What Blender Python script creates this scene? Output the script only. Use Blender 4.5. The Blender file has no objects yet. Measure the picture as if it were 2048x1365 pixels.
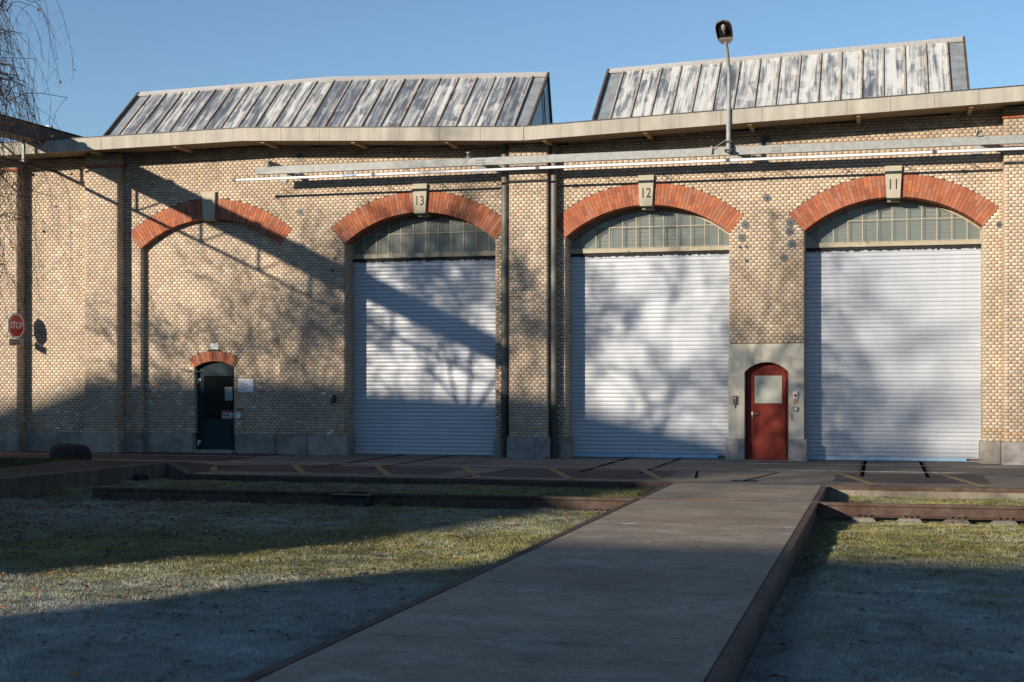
import bpy, bmesh, math, random
import numpy as np
from mathutils import Vector, Matrix

random.seed(7)
RNG = np.random.default_rng(11)
scene = bpy.context.scene
COL = scene.collection

# ------------------------------------------------------------------ camera
# world: X along the facade, Y into the building (facade plane Y=0), Z up, apron z=0
YAW = math.radians(14.708)
cam_d = bpy.data.cameras.new("camera")
cam = bpy.data.objects.new("camera", cam_d)
COL.objects.link(cam)
cam.location = (9.19, -35.0, 1.86)
cam.rotation_euler = (math.radians(90), 0, YAW)
cam_d.sensor_width = 36.0
cam_d.lens = 36.0 * 2823.0 / 2048.0
cam_d.shift_y = 87.5 / 2048.0
cam_d.clip_end = 3000
scene.camera = cam

# ------------------------------------------------------------------ sky, sun, exposure
SUN = Vector((0.65, 1.0, -0.28))            # the way the light travels
S_EL = math.atan2(0.28, math.hypot(0.65, 1.0))
world = bpy.data.worlds.new("World")
scene.world = world
world.use_nodes = True
wn = world.node_tree
for n in list(wn.nodes):
    wn.nodes.remove(n)
sky = wn.nodes.new('ShaderNodeTexSky')
sky.sky_type = 'NISHITA'
sky.sun_disc = False
sky.sun_elevation = S_EL
sky.sun_rotation = math.atan2(-SUN.x, -SUN.y)
sky.altitude = 400
sky.air_density = 1.0
sky.dust_density = 0.0
sky.ozone_density = 3.0
bg = wn.nodes.new('ShaderNodeBackground')
bg.inputs['Strength'].default_value = 0.11
wo = wn.nodes.new('ShaderNodeOutputWorld')
wn.links.new(sky.outputs[0], bg.inputs[0])
wn.links.new(bg.outputs[0], wo.inputs[0])

sun_d = bpy.data.lights.new("sun", 'SUN')
sun_d.energy = 5.0
sun_d.angle = math.radians(0.53)
sun_d.color = (1.0, 0.86, 0.68)
sun = bpy.data.objects.new("sun", sun_d)
COL.objects.link(sun)
sun.rotation_euler = SUN.to_track_quat('-Z', 'Y').to_euler()
sun.location = (-20, -40, 30)

vs = scene.view_settings
vs.view_transform = 'Standard'
vs.look = 'None'
vs.exposure = 0.45
vs.gamma = 1.0
vs.use_curve_mapping = False
scene.cycles.max_bounces = 6
scene.cycles.diffuse_bounces = 3
scene.cycles.transparent_max_bounces = 8

# ------------------------------------------------------------------ materials
MATS = {}


def mat(name, color, rough=0.7, metal=0.0, noise=None, bump=None, spec=0.5, rand=0.0, streak=None, attr=None, second=None):
    """procedural principled material.
    noise=(scale, amount) value mottling, second=(colour, scale, low, high) patches of a second colour,
    bump=(scale, strength, distance), streak=((sx,sy,sz), amount), rand = per-object variation, attr = face colour attribute"""
    if name in MATS:
        return MATS[name]
    m = bpy.data.materials.new(name)
    m.use_nodes = True
    nt = m.node_tree
    N, L = nt.nodes, nt.links
    b = N['Principled BSDF']
    b.inputs['Roughness'].default_value = rough
    b.inputs['Metallic'].default_value = metal
    b.inputs['Specular IOR Level'].default_value = spec
    geo = N.new('ShaderNodeNewGeometry')
    pos = geo.outputs['Position']
    if attr:
        a = N.new('ShaderNodeAttribute')
        a.attribute_name = attr
        out = a.outputs['Color']
    else:
        c = N.new('ShaderNodeRGB')
        c.outputs[0].default_value = (*color, 1)
        out = c.outputs[0]

    def mul(o, fac):
        x = N.new('ShaderNodeVectorMath')
        x.operation = 'MULTIPLY'
        L.new(o, x.inputs[0])
        L.new(fac, x.inputs[1])
        return x.outputs[0]

    def rng(val, lo, hi, f0=0.3, f1=0.7):
        r = N.new('ShaderNodeMapRange')
        r.inputs['From Min'].default_value = f0
        r.inputs['From Max'].default_value = f1
        r.inputs['To Min'].default_value = lo
        r.inputs['To Max'].default_value = hi
        L.new(val, r.inputs['Value'])
        return r.outputs[0]

    def ntex(scale, vec=pos, detail=6.0, rough_=0.6):
        t = N.new('ShaderNodeTexNoise')
        t.inputs['Scale'].default_value = scale
        t.inputs['Detail'].default_value = detail
        t.inputs['Roughness'].default_value = rough_
        L.new(vec, t.inputs['Vector'])
        return t.outputs[0]

    if second:
        for sc in (second if isinstance(second, list) else [second]):
            col2, s2, lo, hi = sc
            mx = N.new('ShaderNodeMix')
            mx.data_type = 'RGBA'
            L.new(rng(ntex(s2), 0, 1, lo, hi), mx.inputs[0])
            L.new(out, mx.inputs[6])
            mx.inputs[7].default_value = (*col2, 1)
            out = mx.outputs[2]
    if noise:
        for nn in (noise if isinstance(noise, list) else [noise]):
            out = mul(out, rng(ntex(nn[0]), 1 - nn[1], 1 + nn[1]))
    if streak:
        mp = N.new('ShaderNodeMapping')
        mp.inputs['Scale'].default_value = streak[0]
        L.new(pos, mp.inputs['Vector'])
        out = mul(out, rng(ntex(1.0, mp.outputs[0]), 1 - streak[1], 1 + streak[1] * .6))
    if rand:
        oi = N.new('ShaderNodeObjectInfo')
        out = mul(out, rng(oi.outputs['Random'], 1 - rand, 1 + rand, 0, 1))
    L.new(out, b.inputs['Base Color'])
    if bump:
        bp = N.new('ShaderNodeBump')
        bp.inputs['Strength'].default_value = bump[1]
        bp.inputs['Distance'].default_value = bump[2]
        L.new(ntex(bump[0]), bp.inputs['Height'])
        L.new(bp.outputs[0], b.inputs['Normal'])
    MATS[name] = m
    return m


M_BRICK = mat('cream_brick', (.5, .4, .3), .9, attr='tone', noise=[(60, .08), (.55, .20), (2.3, .08)], bump=(90, .25, .004), spec=.25)
M_MORTAR = mat('mortar', (.20, .158, .122), .95, noise=(20, .25), bump=(80, .3, .004), spec=.15)
M_RED = mat('red_brick', (.43, .125, .06), .85, attr='tone', noise=[(40, .12), (2.2, .16)], bump=(90, .25, .003), spec=.25)
M_REDMORT = mat('red_mortar', (.15, .11, .085), .95, noise=(25, .3), spec=.1)
M_PLINTH = mat('plinth_concrete', (.27, .25, .22), .9, noise=[(2.2, .3), (9, .16), (40, .14)], bump=(45, .4, .006), spec=.3, rand=.08,
               second=((.14, .13, .12), 1.4, .50, .74))
M_ROUGHSTONE = mat('rough_stone', (.26, .25, .245), .9, noise=[(6, .3), (60, .25)], bump=(60, .8, .015), spec=.3, rand=.1)
M_STONE = mat('sandstone', (.50, .475, .40), .85, noise=[(3, .10), (50, .06)], bump=(70, .25, .003), spec=.25, rand=.05)
M_FASCIA = mat('fascia_concrete', (.37, .345, .305), .82, noise=[(3, .08), (45, .05)], streak=((5, 5, .35), .22), bump=(60, .15, .003), spec=.3, rand=.08)
M_SOFFIT = mat('soffit_board', (.30, .23, .15), .85, noise=(6, .15), spec=.2)
M_TIMBER = mat('timber', (.42, .30, .16), .75, noise=(12, .2), spec=.3)
M_ROOF = mat('roof_felt', (.08, .08, .085), .9, noise=(3, .2), spec=.2)
M_SEAM = mat('seam_strip', (.36, .31, .25), .7, second=[((.24, .13, .075), 3.0, .50, .66), ((.42, .40, .36), 7, .52, .66)], noise=(20, .2), spec=.3)
M_RUST = mat('rust_steel', (.088, .062, .050), .8, noise=[(8, .3), (60, .2)], bump=(80, .3, .003), spec=.3, second=((.06, .033, .026), 2.5, .45, .65))
M_RIDGE = mat('ridge_metal', (.47, .46, .45), .6, noise=(9, .12), spec=.4, rand=.08)
M_FLASH = mat('flashing_metal', (.24, .27, .29), .55, metal=.1, noise=[(3, .25), (16, .1)], spec=.5)
M_GALV = mat('galvanised_steel', (.27, .285, .285), .6, metal=.1, noise=[(9, .22), (50, .08)], spec=.35, second=((.36, .375, .375), 22, .56, .70))
M_WHITEPVC = mat('white_plastic', (.60, .60, .64), .45, noise=(3, .04), spec=.5)
M_DARKPL = mat('dark_plastic', (.045, .045, .05), .5, spec=.4)
M_BLACK = mat('black_rubber', (.018, .018, .02), .8, noise=(15, .3), spec=.3)
M_GROOVE = mat('groove_shadow', (.008, .008, .009), 1.0, spec=0.0)
M_PIPE = mat('grey_pipe', (.155, .155, .135), .6, metal=.1, noise=[(3, .18), (25, .08)], streak=((12, 12, .5), .22), spec=.4)
M_IRON = mat('cast_iron', (.045, .048, .052), .6, metal=.2, noise=(12, .2), spec=.4, bump=(60, .3, .003))
M_SLAT = mat('shutter_slat', (.465, .50, .555), .42, metal=.15, noise=(1.2, .045), spec=.5, streak=((2.5, 2.5, .25), .06))
M_BAR = mat('shutter_bar', (.55, .58, .61), .4, metal=.2, noise=(4, .06), spec=.5)
M_FILM = mat('blue_film', (.36, .56, .74), .35, noise=(2.5, .2), spec=.5, second=((.56, .64, .70), 1.8, .5, .66))
M_NAVY = mat('navy_badge', (.012, .016, .06), .4)
M_ORANGE = mat('orange_print', (.75, .22, .03), .5)
M_KHAKI = mat('khaki_paint', (.35, .315, .24), .6, noise=[(10, .12), (60, .08)], spec=.4, second=((.17, .12, .07), 9, .6, .72))
M_KEY = mat('keystone_concrete', (.40, .375, .30), .85, noise=[(8, .08), (50, .06)], spec=.25, bump=(60, .2, .003), rand=.05)
M_INK = mat('dark_paint', (.02, .02, .02), .7)
M_REDDOOR = mat('red_door_paint', (.20, .029, .019), .6, noise=[(4, .12), (30, .08)], spec=.2, bump=(30, .1, .003))
M_REDFRAME = mat('red_frame_paint', (.15, .022, .016), .6, noise=(9, .14), spec=.2)
M_SHEET = mat('pale_sheet', (.47, .485, .42), .6, noise=(4, .06), spec=.35)
M_STEEL = mat('brushed_steel', (.65, .66, .67), .3, metal=.8, noise=(20, .1))
M_DKDOOR = mat('dark_teal_paint', (.012, .030, .038), .6, noise=(5, .12), spec=.15)
M_WHITE = mat('white_paint', (.72, .73, .74), .55, noise=(7, .06))
M_SIGNW = mat('sign_white', (.70, .72, .78), .4, noise=(8, .03))
M_SIGNRED = mat('sign_red', (.42, .012, .018), .35, noise=(6, .08), spec=.5)
M_LOGO = mat('logo_red', (.55, .01, .02), .5)
M_BLUE = mat('blue_print', (.02, .12, .42), .45)
M_GREYPAINT = mat('grey_paint', (.28, .29, .30), .5, noise=(8, .1))
M_DISC = mat('anchor_disc', (.10, .108, .115), .6, metal=.3, noise=[(12, .2)], spec=.4, rand=.15)
M_ASPH = mat('apron_asphalt', (.140, .120, .102), .88, noise=[(.5, .18), (7, .14), (110, .16)], bump=(130, .35, .004), spec=.3,
             second=((.205, .178, .146), .35, .44, .62))
M_PATCH = mat('asphalt_patch', (.062, .050, .048), .88, noise=[(1.5, .25), (90, .15)], bump=(130, .35, .004), spec=.3, rand=.1)
M_REDASPH = mat('red_asphalt', (.075, .044, .038), .9, noise=[(1, .15), (90, .15)], spec=.25)
M_CONC = mat('walkway_concrete', (.285, .232, .170), .85, noise=[(.35, .18), (2.2, .24), (11, .20), (40, .26)], streak=((.5, 3.0, 1), .14), bump=(120, .25, .003), spec=.35,
             second=[((.20, .145, .105), .55, .50, .70), ((.30, .275, .235), 1.1, .56, .74)], rand=.05)
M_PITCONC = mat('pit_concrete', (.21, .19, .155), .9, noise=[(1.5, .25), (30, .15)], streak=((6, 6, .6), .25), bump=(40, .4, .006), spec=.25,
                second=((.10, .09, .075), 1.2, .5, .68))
M_DKCONC = mat('stained_shaded_concrete', (.085, .078, .07), .92, noise=[(2, .25), (25, .15)], streak=((7, 7, .4), .35), bump=(40, .4, .006), spec=.25)  # left-side concrete; the shade there is partly put into this dark colour
M_LINE = mat('worn_white_line', (.42, .41, .39), .8, noise=[(3, .25), (40, .2)], second=((.14, .125, .11), 6, .5, .66))
M_YEL = mat('worn_yellow_line', (.27, .178, .045), .8, noise=[(3, .2), (40, .2)], second=((.15, .118, .075), 5, .44, .62))
M_EARTH = mat('lawn_soil', (.085, .082, .055), .95, attr='tone', noise=[(6, .25), (40, .3)], bump=(30, .7, .03), spec=.1)
M_BANK = mat('bank_gravel', (.07, .056, .045), .95, noise=[(2, .25), (40, .25)], bump=(50, .5, .01), spec=.1)
M_GROUND = mat('yard_ground', (.09, .085, .08), .92, noise=[(.2, .2), (6, .15)], spec=.2)
M_GRASS = mat('frosty_grass', (.1, .1, .1), .85, attr='tone', spec=.15)
M_LEAF = mat('dry_leaf', (.3, .12, .04), .8, attr='tone', spec=.2)
M_BARK = mat('dark_bark', (.075, .058, .045), .9, noise=(14, .3), bump=(30, .6, .01), spec=.2)
M_BIRCHBARK = mat('birch_bark', (.42, .40, .37), .85, noise=(8, .2), second=((.05, .045, .04), 3.5, .54, .6), spec=.2)
M_TWIG = mat('birch_twig', (.115, .066, .05), .8, noise=(20, .2), spec=.25)
M_ROCK = mat('boulder_rock', (.042, .038, .034), .95, noise=[(3, .3), (20, .25)], bump=(9, 1.0, .12), spec=.2)
M_ROCKMOSS = M_ROCK
M_DKSTEEL = mat('dark_steel', (.035, .038, .045), .55, metal=.3, noise=(5, .2), spec=.4)
M_FARWALL = mat('far_plaster', (.34, .31, .27), .9, noise=(1, .1))
M_FARROOF = mat('far_tile', (.20, .09, .06), .9, noise=(2, .2))
M_BULB = mat('milky_glass', (.24, .24, .225), .25, spec=.5)
M_LAMPIN = mat('lamp_interior', (.016, .016, .016), .6, spec=.2)
M_LAMPCASE = mat('lamp_case', (.17, .155, .15), .5, noise=(7, .1), spec=.4)
M_BOARD = mat('blind_board', (.36, .385, .37), .6, noise=(3, .05))


def zinc_material(name, shift):
    m = bpy.data.materials.new(name)
    m.use_nodes = True
    N, L = m.node_tree.nodes, m.node_tree.links
    b = N['Principled BSDF']
    b.inputs['Roughness'].default_value = .62
    b.inputs['Metallic'].default_value = .05
    tc = N.new('ShaderNodeTexCoord')
    oi = N.new('ShaderNodeObjectInfo')
    sc = N.new('ShaderNodeVectorMath'); sc.operation = 'SCALE'
    L.new(oi.outputs['Location'], sc.inputs[0]); sc.inputs['Scale'].default_value = 3.7
    ad = N.new('ShaderNodeVectorMath'); ad.operation = 'ADD'
    L.new(tc.outputs['Object'], ad.inputs[0]); L.new(sc.outputs[0], ad.inputs[1])

    def noise(scale3, detail, rough=.6, vec=ad):
        mp = N.new('ShaderNodeMapping'); mp.inputs['Scale'].default_value = scale3
        L.new(vec.outputs[0], mp.inputs[0])
        t = N.new('ShaderNodeTexNoise'); t.inputs['Scale'].default_value = 1; t.inputs['Detail'].default_value = detail
        t.inputs['Roughness'].default_value = rough
        L.new(mp.outputs[0], t.inputs['Vector'])
        return t.outputs[0]

    def mr(v, a, c, lo=0., hi=1.):
        r = N.new('ShaderNodeMapRange')
        r.inputs[1].default_value, r.inputs[2].default_value = a, c
        r.inputs[3].default_value, r.inputs[4].default_value = lo, hi
        L.new(v, r.inputs[0]); return r.outputs[0]

    def math_(op, a, c):
        x = N.new('ShaderNodeMath'); x.operation = op
        for i, v in enumerate((a, c)):
            if isinstance(v, float): x.inputs[i].default_value = v
            else: L.new(v, x.inputs[i])
        return x.outputs[0]
    wide = noise((8.5, .42, .42), 4)           # long runs down the slope
    fine = noise((38, .9, .9), 7, .7)        # thin brush streaks
    # sheets laid in blocky courses
    br = N.new('ShaderNodeTexVoronoi'); br.feature = 'F1'; br.distance = 'CHEBYCHEV'
    mpb = N.new('ShaderNodeMapping'); mpb.inputs['Scale'].default_value = (5.0, 1.5, 1.5)
    L.new(ad.outputs[0], mpb.inputs[0]); L.new(mpb.outputs[0], br.inputs['Vector'])
    br.inputs['Scale'].default_value = 1.0
    sepc = N.new('ShaderNodeSeparateColor'); L.new(br.outputs['Color'], sepc.inputs[0])
    blot = noise((3, 1.4, 1.4), 8, .75)
    v = math_('ADD', math_('MULTIPLY', wide, .9), math_('MULTIPLY', fine, .55))
    v = math_('ADD', v, math_('MULTIPLY', sepc.outputs[0], .16))
    v = math_('ADD', v, math_('MULTIPLY', blot, .35))
    v = math_('ADD', v, math_('MULTIPLY', oi.outputs['Random'], .12))
    f = mr(v, .92 - shift, 1.24 - shift)
    ramp = N.new('ShaderNodeValToRGB')
    e = ramp.color_ramp.elements
    e[0].position, e[0].color = 0, (.085, .10, .125, 1)
    e[1].position, e[1].color = 1, (.57, .585, .575, 1)
    for p_, c_ in ((.28, (.16, .18, .205, 1)), (.52, (.30, .315, .325, 1)), (.72, (.47, .475, .46, 1))):
        q = e.new(p_); q.color = c_
    L.new(f, ramp.inputs[0])
    L.new(ramp.outputs[0], b.inputs['Base Color'])
    bp = N.new('ShaderNodeBump'); bp.inputs['Strength'].default_value = .2; bp.inputs['Distance'].default_value = .01
    L.new(blot, bp.inputs['Height']); L.new(bp.outputs[0], b.inputs['Normal'])
    return m


M_ZINC = zinc_material('weathered_zinc', 0.0)
M_ZINC2 = zinc_material('whitened_zinc', .085)


def glass_material(name, tint, alpha, rough):
    m = bpy.data.materials.new(name)
    m.use_nodes = True
    N, L = m.node_tree.nodes, m.node_tree.links
    b = N['Principled BSDF']
    b.inputs['Base Color'].default_value = (*tint, 1)
    b.inputs['Roughness'].default_value = rough
    b.inputs['Specular IOR Level'].default_value = .7
    tr = N.new('ShaderNodeBsdfTransparent')
    tr.inputs[0].default_value = (.82, .86, .84, 1)
    mx = N.new('ShaderNodeMixShader')
    geo = N.new('ShaderNodeNewGeometry')
    t = N.new('ShaderNodeTexNoise'); t.inputs['Scale'].default_value = 2.3; t.inputs['Detail'].default_value = 5
    L.new(geo.outputs['Position'], t.inputs['Vector'])
    oi = N.new('ShaderNodeObjectInfo')
    ad = N.new('ShaderNodeMath'); ad.operation = 'MULTIPLY_ADD'
    L.new(oi.outputs['Random'], ad.inputs[0]); ad.inputs[1].default_value = .9; L.new(t.outputs[0], ad.inputs[2])
    r = N.new('ShaderNodeMapRange'); r.inputs[1].default_value = .35; r.inputs[2].default_value = 1.1
    r.inputs[3].default_value = alpha - .16; r.inputs[4].default_value = alpha + .2
    L.new(ad.outputs[0], r.inputs[0])
    L.new(r.outputs[0], mx.inputs[0])
    out = N['Material Output']
    L.new(tr.outputs[0], mx.inputs[1]); L.new(b.outputs[0], mx.inputs[2]); L.new(mx.outputs[0], out.inputs[0])
    return m


M_PANE = glass_material('dusty_glass', (.20, .225, .215), .42, .14)
M_DARKGLASS = glass_material('door_glass', (.01, .012, .014), .6, .05)

# ------------------------------------------------------------------ mesh helpers
WL = {}                                       # world location of each object's origin


def tag(o, label=None, cat=None, group=None, kind=None):
    for k, v in (('label', label), ('category', cat), ('group', group), ('kind', kind)):
        if v:
            o[k] = v
    return o


def thing(name, loc, label, cat, group=None):
    o = bpy.data.objects.new(name, None)
    o.empty_display_size = .2
    COL.objects.link(o)
    o.location = loc
    WL[o] = Vector(loc)
    return tag(o, label, cat, group)


def link(name, me, parent=None, loc=None, rot=None):
    o = bpy.data.objects.new(name, me)
    COL.objects.link(o)
    base = WL[parent] if parent else Vector((0, 0, 0))
    if parent:
        o.parent = parent
    w = Vector(loc) if loc is not None else base
    o.location = w - base
    if rot is not None:
        o.rotation_euler = rot
    WL[o] = w
    return o


class MB:
    def __init__(self):
        self.v, self.f, self.m, self.t = [], [], [], []

    def poly(self, pts, mi=0, tone=None):
        i = len(self.v)
        self.v += [tuple(p) for p in pts]
        self.f.append(tuple(range(i, i + len(pts))))
        self.m.append(mi)
        self.t.append(tone)

    def raw(self, vs_, fs, mi=0, tone=None):
        i = len(self.v)
        self.v += [tuple(p) for p in vs_]
        for f in fs:
            self.f.append(tuple(i + k for k in f))
            self.m.append(mi)
            self.t.append(tone)

    def box(self, x0, x1, y0, y1, z0, z1, mi=0, tone=None):
        vs_ = [(x, y, z) for x in (x0, x1) for y in (y0, y1) for z in (z0, z1)]
        self.raw(vs_, [(0, 1, 3, 2), (4, 6, 7, 5), (0, 4, 5, 1), (2, 3, 7, 6), (0, 2, 6, 4), (1, 5, 7, 3)], mi, tone)

    def bbox(self, x0, x1, y0, y1, z0, z1, b=.01, mi=0):
        """box with chamfered edges"""
        bm = bmesh.new()
        bmesh.ops.create_cube(bm, size=1)
        for v in bm.verts:
            v.co = ((x0 + x1) / 2 + v.co.x * (x1 - x0), (y0 + y1) / 2 + v.co.y * (y1 - y0), (z0 + z1) / 2 + v.co.z * (z1 - z0))
        bmesh.ops.bevel(bm, geom=bm.edges[:], offset=b, segments=2, profile=.5, affect='EDGES')
        bm.verts.index_update()
        self.raw([v.co[:] for v in bm.verts], [[v.index for v in f.verts] for f in bm.faces], mi)
        bm.free()

    def prism(self, prof, y0, y1, axis='y', mi=0):
        """extrude a 2D profile; axis y: prof=(x,z); axis x: prof=(y,z); axis z: prof=(x,y)"""
        def P(a, b, t):
            return (a, t, b) if axis == 'y' else (t, a, b) if axis == 'x' else (a, b, t)
        n = len(prof)
        vs_ = [P(a, b, y0) for a, b in prof] + [P(a, b, y1) for a, b in prof]
        fs = [tuple(range(n))[::-1], tuple(range(n, 2 * n))]
        fs += [(i, (i + 1) % n, n + (i + 1) % n, n + i) for i in range(n)]
        self.raw(vs_, fs, mi)

    def tube(self, pts, rad, n=8, mi=0, cap=True, tone=None):
        pts = [Vector(p) for p in pts]
        if not isinstance(rad, (list, tuple)):
            rad = [rad] * len(pts)
        i0 = len(self.v)
        up = None
        for k, p in enumerate(pts):
            d = (pts[min(k + 1, len(pts) - 1)] - pts[max(k - 1, 0)])
            if d.length < 1e-9:
                d = Vector((0, 0, 1))
            d.normalize()
            if up is None:
                up = d.orthogonal().normalized()
            else:
                up = (up - d * up.dot(d))
                up = up.normalized() if up.length > 1e-6 else d.orthogonal().normalized()
            s = d.cross(up)
            for j in range(n):
                a = 2 * math.pi * j / n
                self.v.append(tuple(p + (up * math.cos(a) + s * math.sin(a)) * rad[k]))
        for k in range(len(pts) - 1):
            for j in range(n):
                a, b = i0 + k * n + j, i0 + k * n + (j + 1) % n
                self.f.append((a, b, b + n, a + n)); self.m.append(mi); self.t.append(tone)
        if cap:
            self.f.append(tuple(range(i0, i0 + n))[::-1]); self.m.append(mi); self.t.append(tone)
            e = i0 + (len(pts) - 1) * n
            self.f.append(tuple(range(e, e + n))); self.m.append(mi); self.t.append(tone)

    def mesh(self, name, mats, off=Vector((0, 0, 0)), smooth=False, angle=None):
        me = bpy.data.meshes.new(name)
        me.from_pydata([(a - off[0], b - off[1], c - off[2]) for a, b, c in self.v], [], self.f)
        for m in (mats if isinstance(mats, (list, tuple)) else [mats]):
            me.materials.append(m)
        if any(self.m):
            me.polygons.foreach_set('material_index', self.m)
        if self.t and self.t[0] is not None:
            at = me.attributes.new('tone', 'FLOAT_COLOR', 'FACE')
            at.data.foreach_set('color', np.array([(*t, 1) for t in self.t], dtype=np.float32).ravel())
        if smooth:
            me.polygons.foreach_set('use_smooth', [True] * len(me.polygons))
            if angle:
                me.set_sharp_from_angle(angle=math.radians(angle))
        me.update()
        return me

    def build(self, name, mats, parent=None, smooth=False, angle=40, loc=None):
        if loc is not None:
            off = Vector(loc)
        else:
            off = WL[parent] if parent else Vector((0, 0, 0))
        return link(name, self.mesh(name, mats, off, smooth, angle), parent, loc=off)


def fix_normals(o):
    bm = bmesh.new()
    bm.from_mesh(o.data)
    bmesh.ops.recalc_face_normals(bm, faces=bm.faces)
    bm.to_mesh(o.data)
    bm.free()
    return o


def text(body, size, parent, name, m, loc, rotz=0., align='CENTER', sx=1.0, depth=.001, bold=0.0):
    cu = bpy.data.curves.new('t', 'FONT')
    cu.body = body
    cu.size = size
    cu.align_x = align
    cu.align_y = 'CENTER'
    cu.extrude = depth
    cu.offset = bold
    cu.resolution_u = 3
    o = bpy.data.objects.new('t', cu)
    COL.objects.link(o)
    me = bpy.data.meshes.new_from_object(o)
    bpy.data.objects.remove(o)
    me.transform(Matrix.Rotation(rotz, 4, 'Z') @ Matrix.Rotation(math.pi / 2, 4, 'X') @ Matrix.Diagonal((sx, 1, 1, 1)))
    me.materials.clear()
    me.materials.append(m)
    return link(name, me, parent, loc=loc)


# ------------------------------------------------------------------ large structure: ground, apron, pit, walkway
PIT_Y = -8.35
RAIL_Y = -12.1
WX0, WX1 = 5.28, 8.20                         # walkway edges


def structure(o):
    o['kind'] = 'structure'
    return o


m = MB()
m.poly([(-900, -900, -.75), (900, -900, -.75), (900, 900, -.75), (-900, 900, -.75)])
structure(m.build('ground', M_GROUND))

# apron in front of the depot, with inset rails, patches and painted marks
apron = MB()
apron.box(-32, 32, PIT_Y + .13, 1.0, -.6, 0)
apron = structure(apron.build('apron', M_ASPH))
for xa_, xb_, mm_ in ((-5.0, WX0 + .1, M_DKCONC), (WX1 - .1, 32, M_PITCONC)):  # left stretch gets the darker concrete: its shade is in the colour
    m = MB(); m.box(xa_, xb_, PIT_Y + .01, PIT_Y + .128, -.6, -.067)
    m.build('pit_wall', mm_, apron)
m = MB()
m.box(-4.75, WX0 - .02, PIT_Y - .012, PIT_Y + .12, -.066, .006)
m.box(WX1 + .02, 32, PIT_Y - .012, PIT_Y + .12, -.066, .006)
m.build('edge_angle', M_RUST, apron)
m = MB(); m.poly([(-32, -4.0, .004), (-6.3, -4.0, .004), (-6.3, .9, .004), (-32, .9, .004)])
m.build('red_lane', M_REDASPH, apron)
DOOR_C = (-2.5, 3.475, 9.415)
TRACK_C = (-2.43, 3.62, 9.43)
for c in TRACK_C:
    for sgn in (-1, 1):
        x = c + sgn * .7175
        m = MB()
        m.box(x - .034, x + .034, -5.5, .55, .003, .0075)
        m.build('inset_rail', M_RUST, apron)
        m = MB()
        xg = x - sgn * .07
        m.box(xg - .042, xg + .042, -5.62, .55, .002, .0068)
        m.build('flange_groove', M_GROOVE, apron)
for i, (x0, x1, y0, y1) in enumerate(((-5.2, .3, -7.2, -4.7), (1.2, 5.0, -7.5, -4.6), (8.22, 11.2, -7.3, -4.5))):
    pts = []
    for k in range(26):                        # uneven patch outline
        a = 2 * math.pi * k / 26
        ca, sa = math.cos(a), math.sin(a)
        q = max(abs(ca), abs(sa))
        pts.append(((x0 + x1) / 2 + (x1 - x0) / 2 * ca / q * random.uniform(.96, 1.0) + .25 * (y0 - y1) * 0,
                    (y0 + y1) / 2 + (y1 - y0) / 2 * sa / q * random.uniform(.92, 1.0), .0042))
    m = MB(); m.poly(pts); m.build('tar_patch', M_PATCH, apron)
m = MB()
for i in range(28):                            # the white line keeps small breaks where it is worn away
    xa = -30 + i * 2.15
    m.box(xa, xa + 2.15 - .01 * (i % 3), -3.93, -3.81, .0045, .0085)
m.build('white_line', M_LINE, apron)
m = MB()
m.box(-30, -6.2, -1.42, -1.32, .0045, .0085)
m.raw([(-6.2, -1.42, .0085), (-6.2, -1.32, .0085), (-4.75, -.62, .0085), (-4.75, -.72, .0085)], [(0, 1, 2, 3)])
m.raw([(-1.1, -.62, .0085), (-1.1, -.72, .0085), (.3, -1.42, .0085), (.3, -1.32, .0085)], [(0, 1, 2, 3)])
m.box(.3, 30, -1.42, -1.32, .0045, .0085)
m.build('white_line', M_LINE, apron)
for (xa, ya, xb, yb) in ((-8.6, -4.0, -7.2, -6.6), (-6.3, -4.2, -4.75, -7.2), (-4.1, -4.45, -2.35, -7.9), (-2.1, -4.3, -.5, -7.9), (0, -4.35, 1.42, -8.0),
                         (2.05, -4.45, 3.3, -7.95), (4.1, -4.4, 5.1, -7.9), (8.2, -4.2, 9.05, -8.1), (10.35, -4.4, 10.98, -8.1), (12.6, -4.4, 13.1, -8.1)):
    m = MB()
    w = .085
    m.raw([(xa - w, ya, .0088), (xa + w, ya, .0088), (xb + w, yb, .0088), (xb - w, yb, .0088)], [(0, 3, 2, 1)])
    m.build('yellow_marking', M_YEL, apron)
for (xa, ya, xb, yb) in ((1.35, -5.0, 1.0, -8.2), (5.35, -4.7, 5.6, -7.0), (7.05, -4.75, 6.6, -7.5), (5.28, -8.2, 8.2, -8.2)):
    m = MB()                                   # open joints in the paving
    d = (Vector((xb, yb, 0)) - Vector((xa, ya, 0))).normalized()
    nn = Vector((-d.y, d.x, 0)) * .022
    m.raw([(xa + nn.x, ya + nn.y, .0095), (xa - nn.x, ya - nn.y, .0095), (xb - nn.x, yb - nn.y, .0095), (xb + nn.x, yb + nn.y, .0095)], [(0, 1, 2, 3)])
    m.build('open_joint', M_GROOVE, apron)
m = MB(); m.box(6.38, 6.86, -7.62, -7.46, .002, .010); m.build('drain_slot', M_GROOVE, apron)

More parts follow.
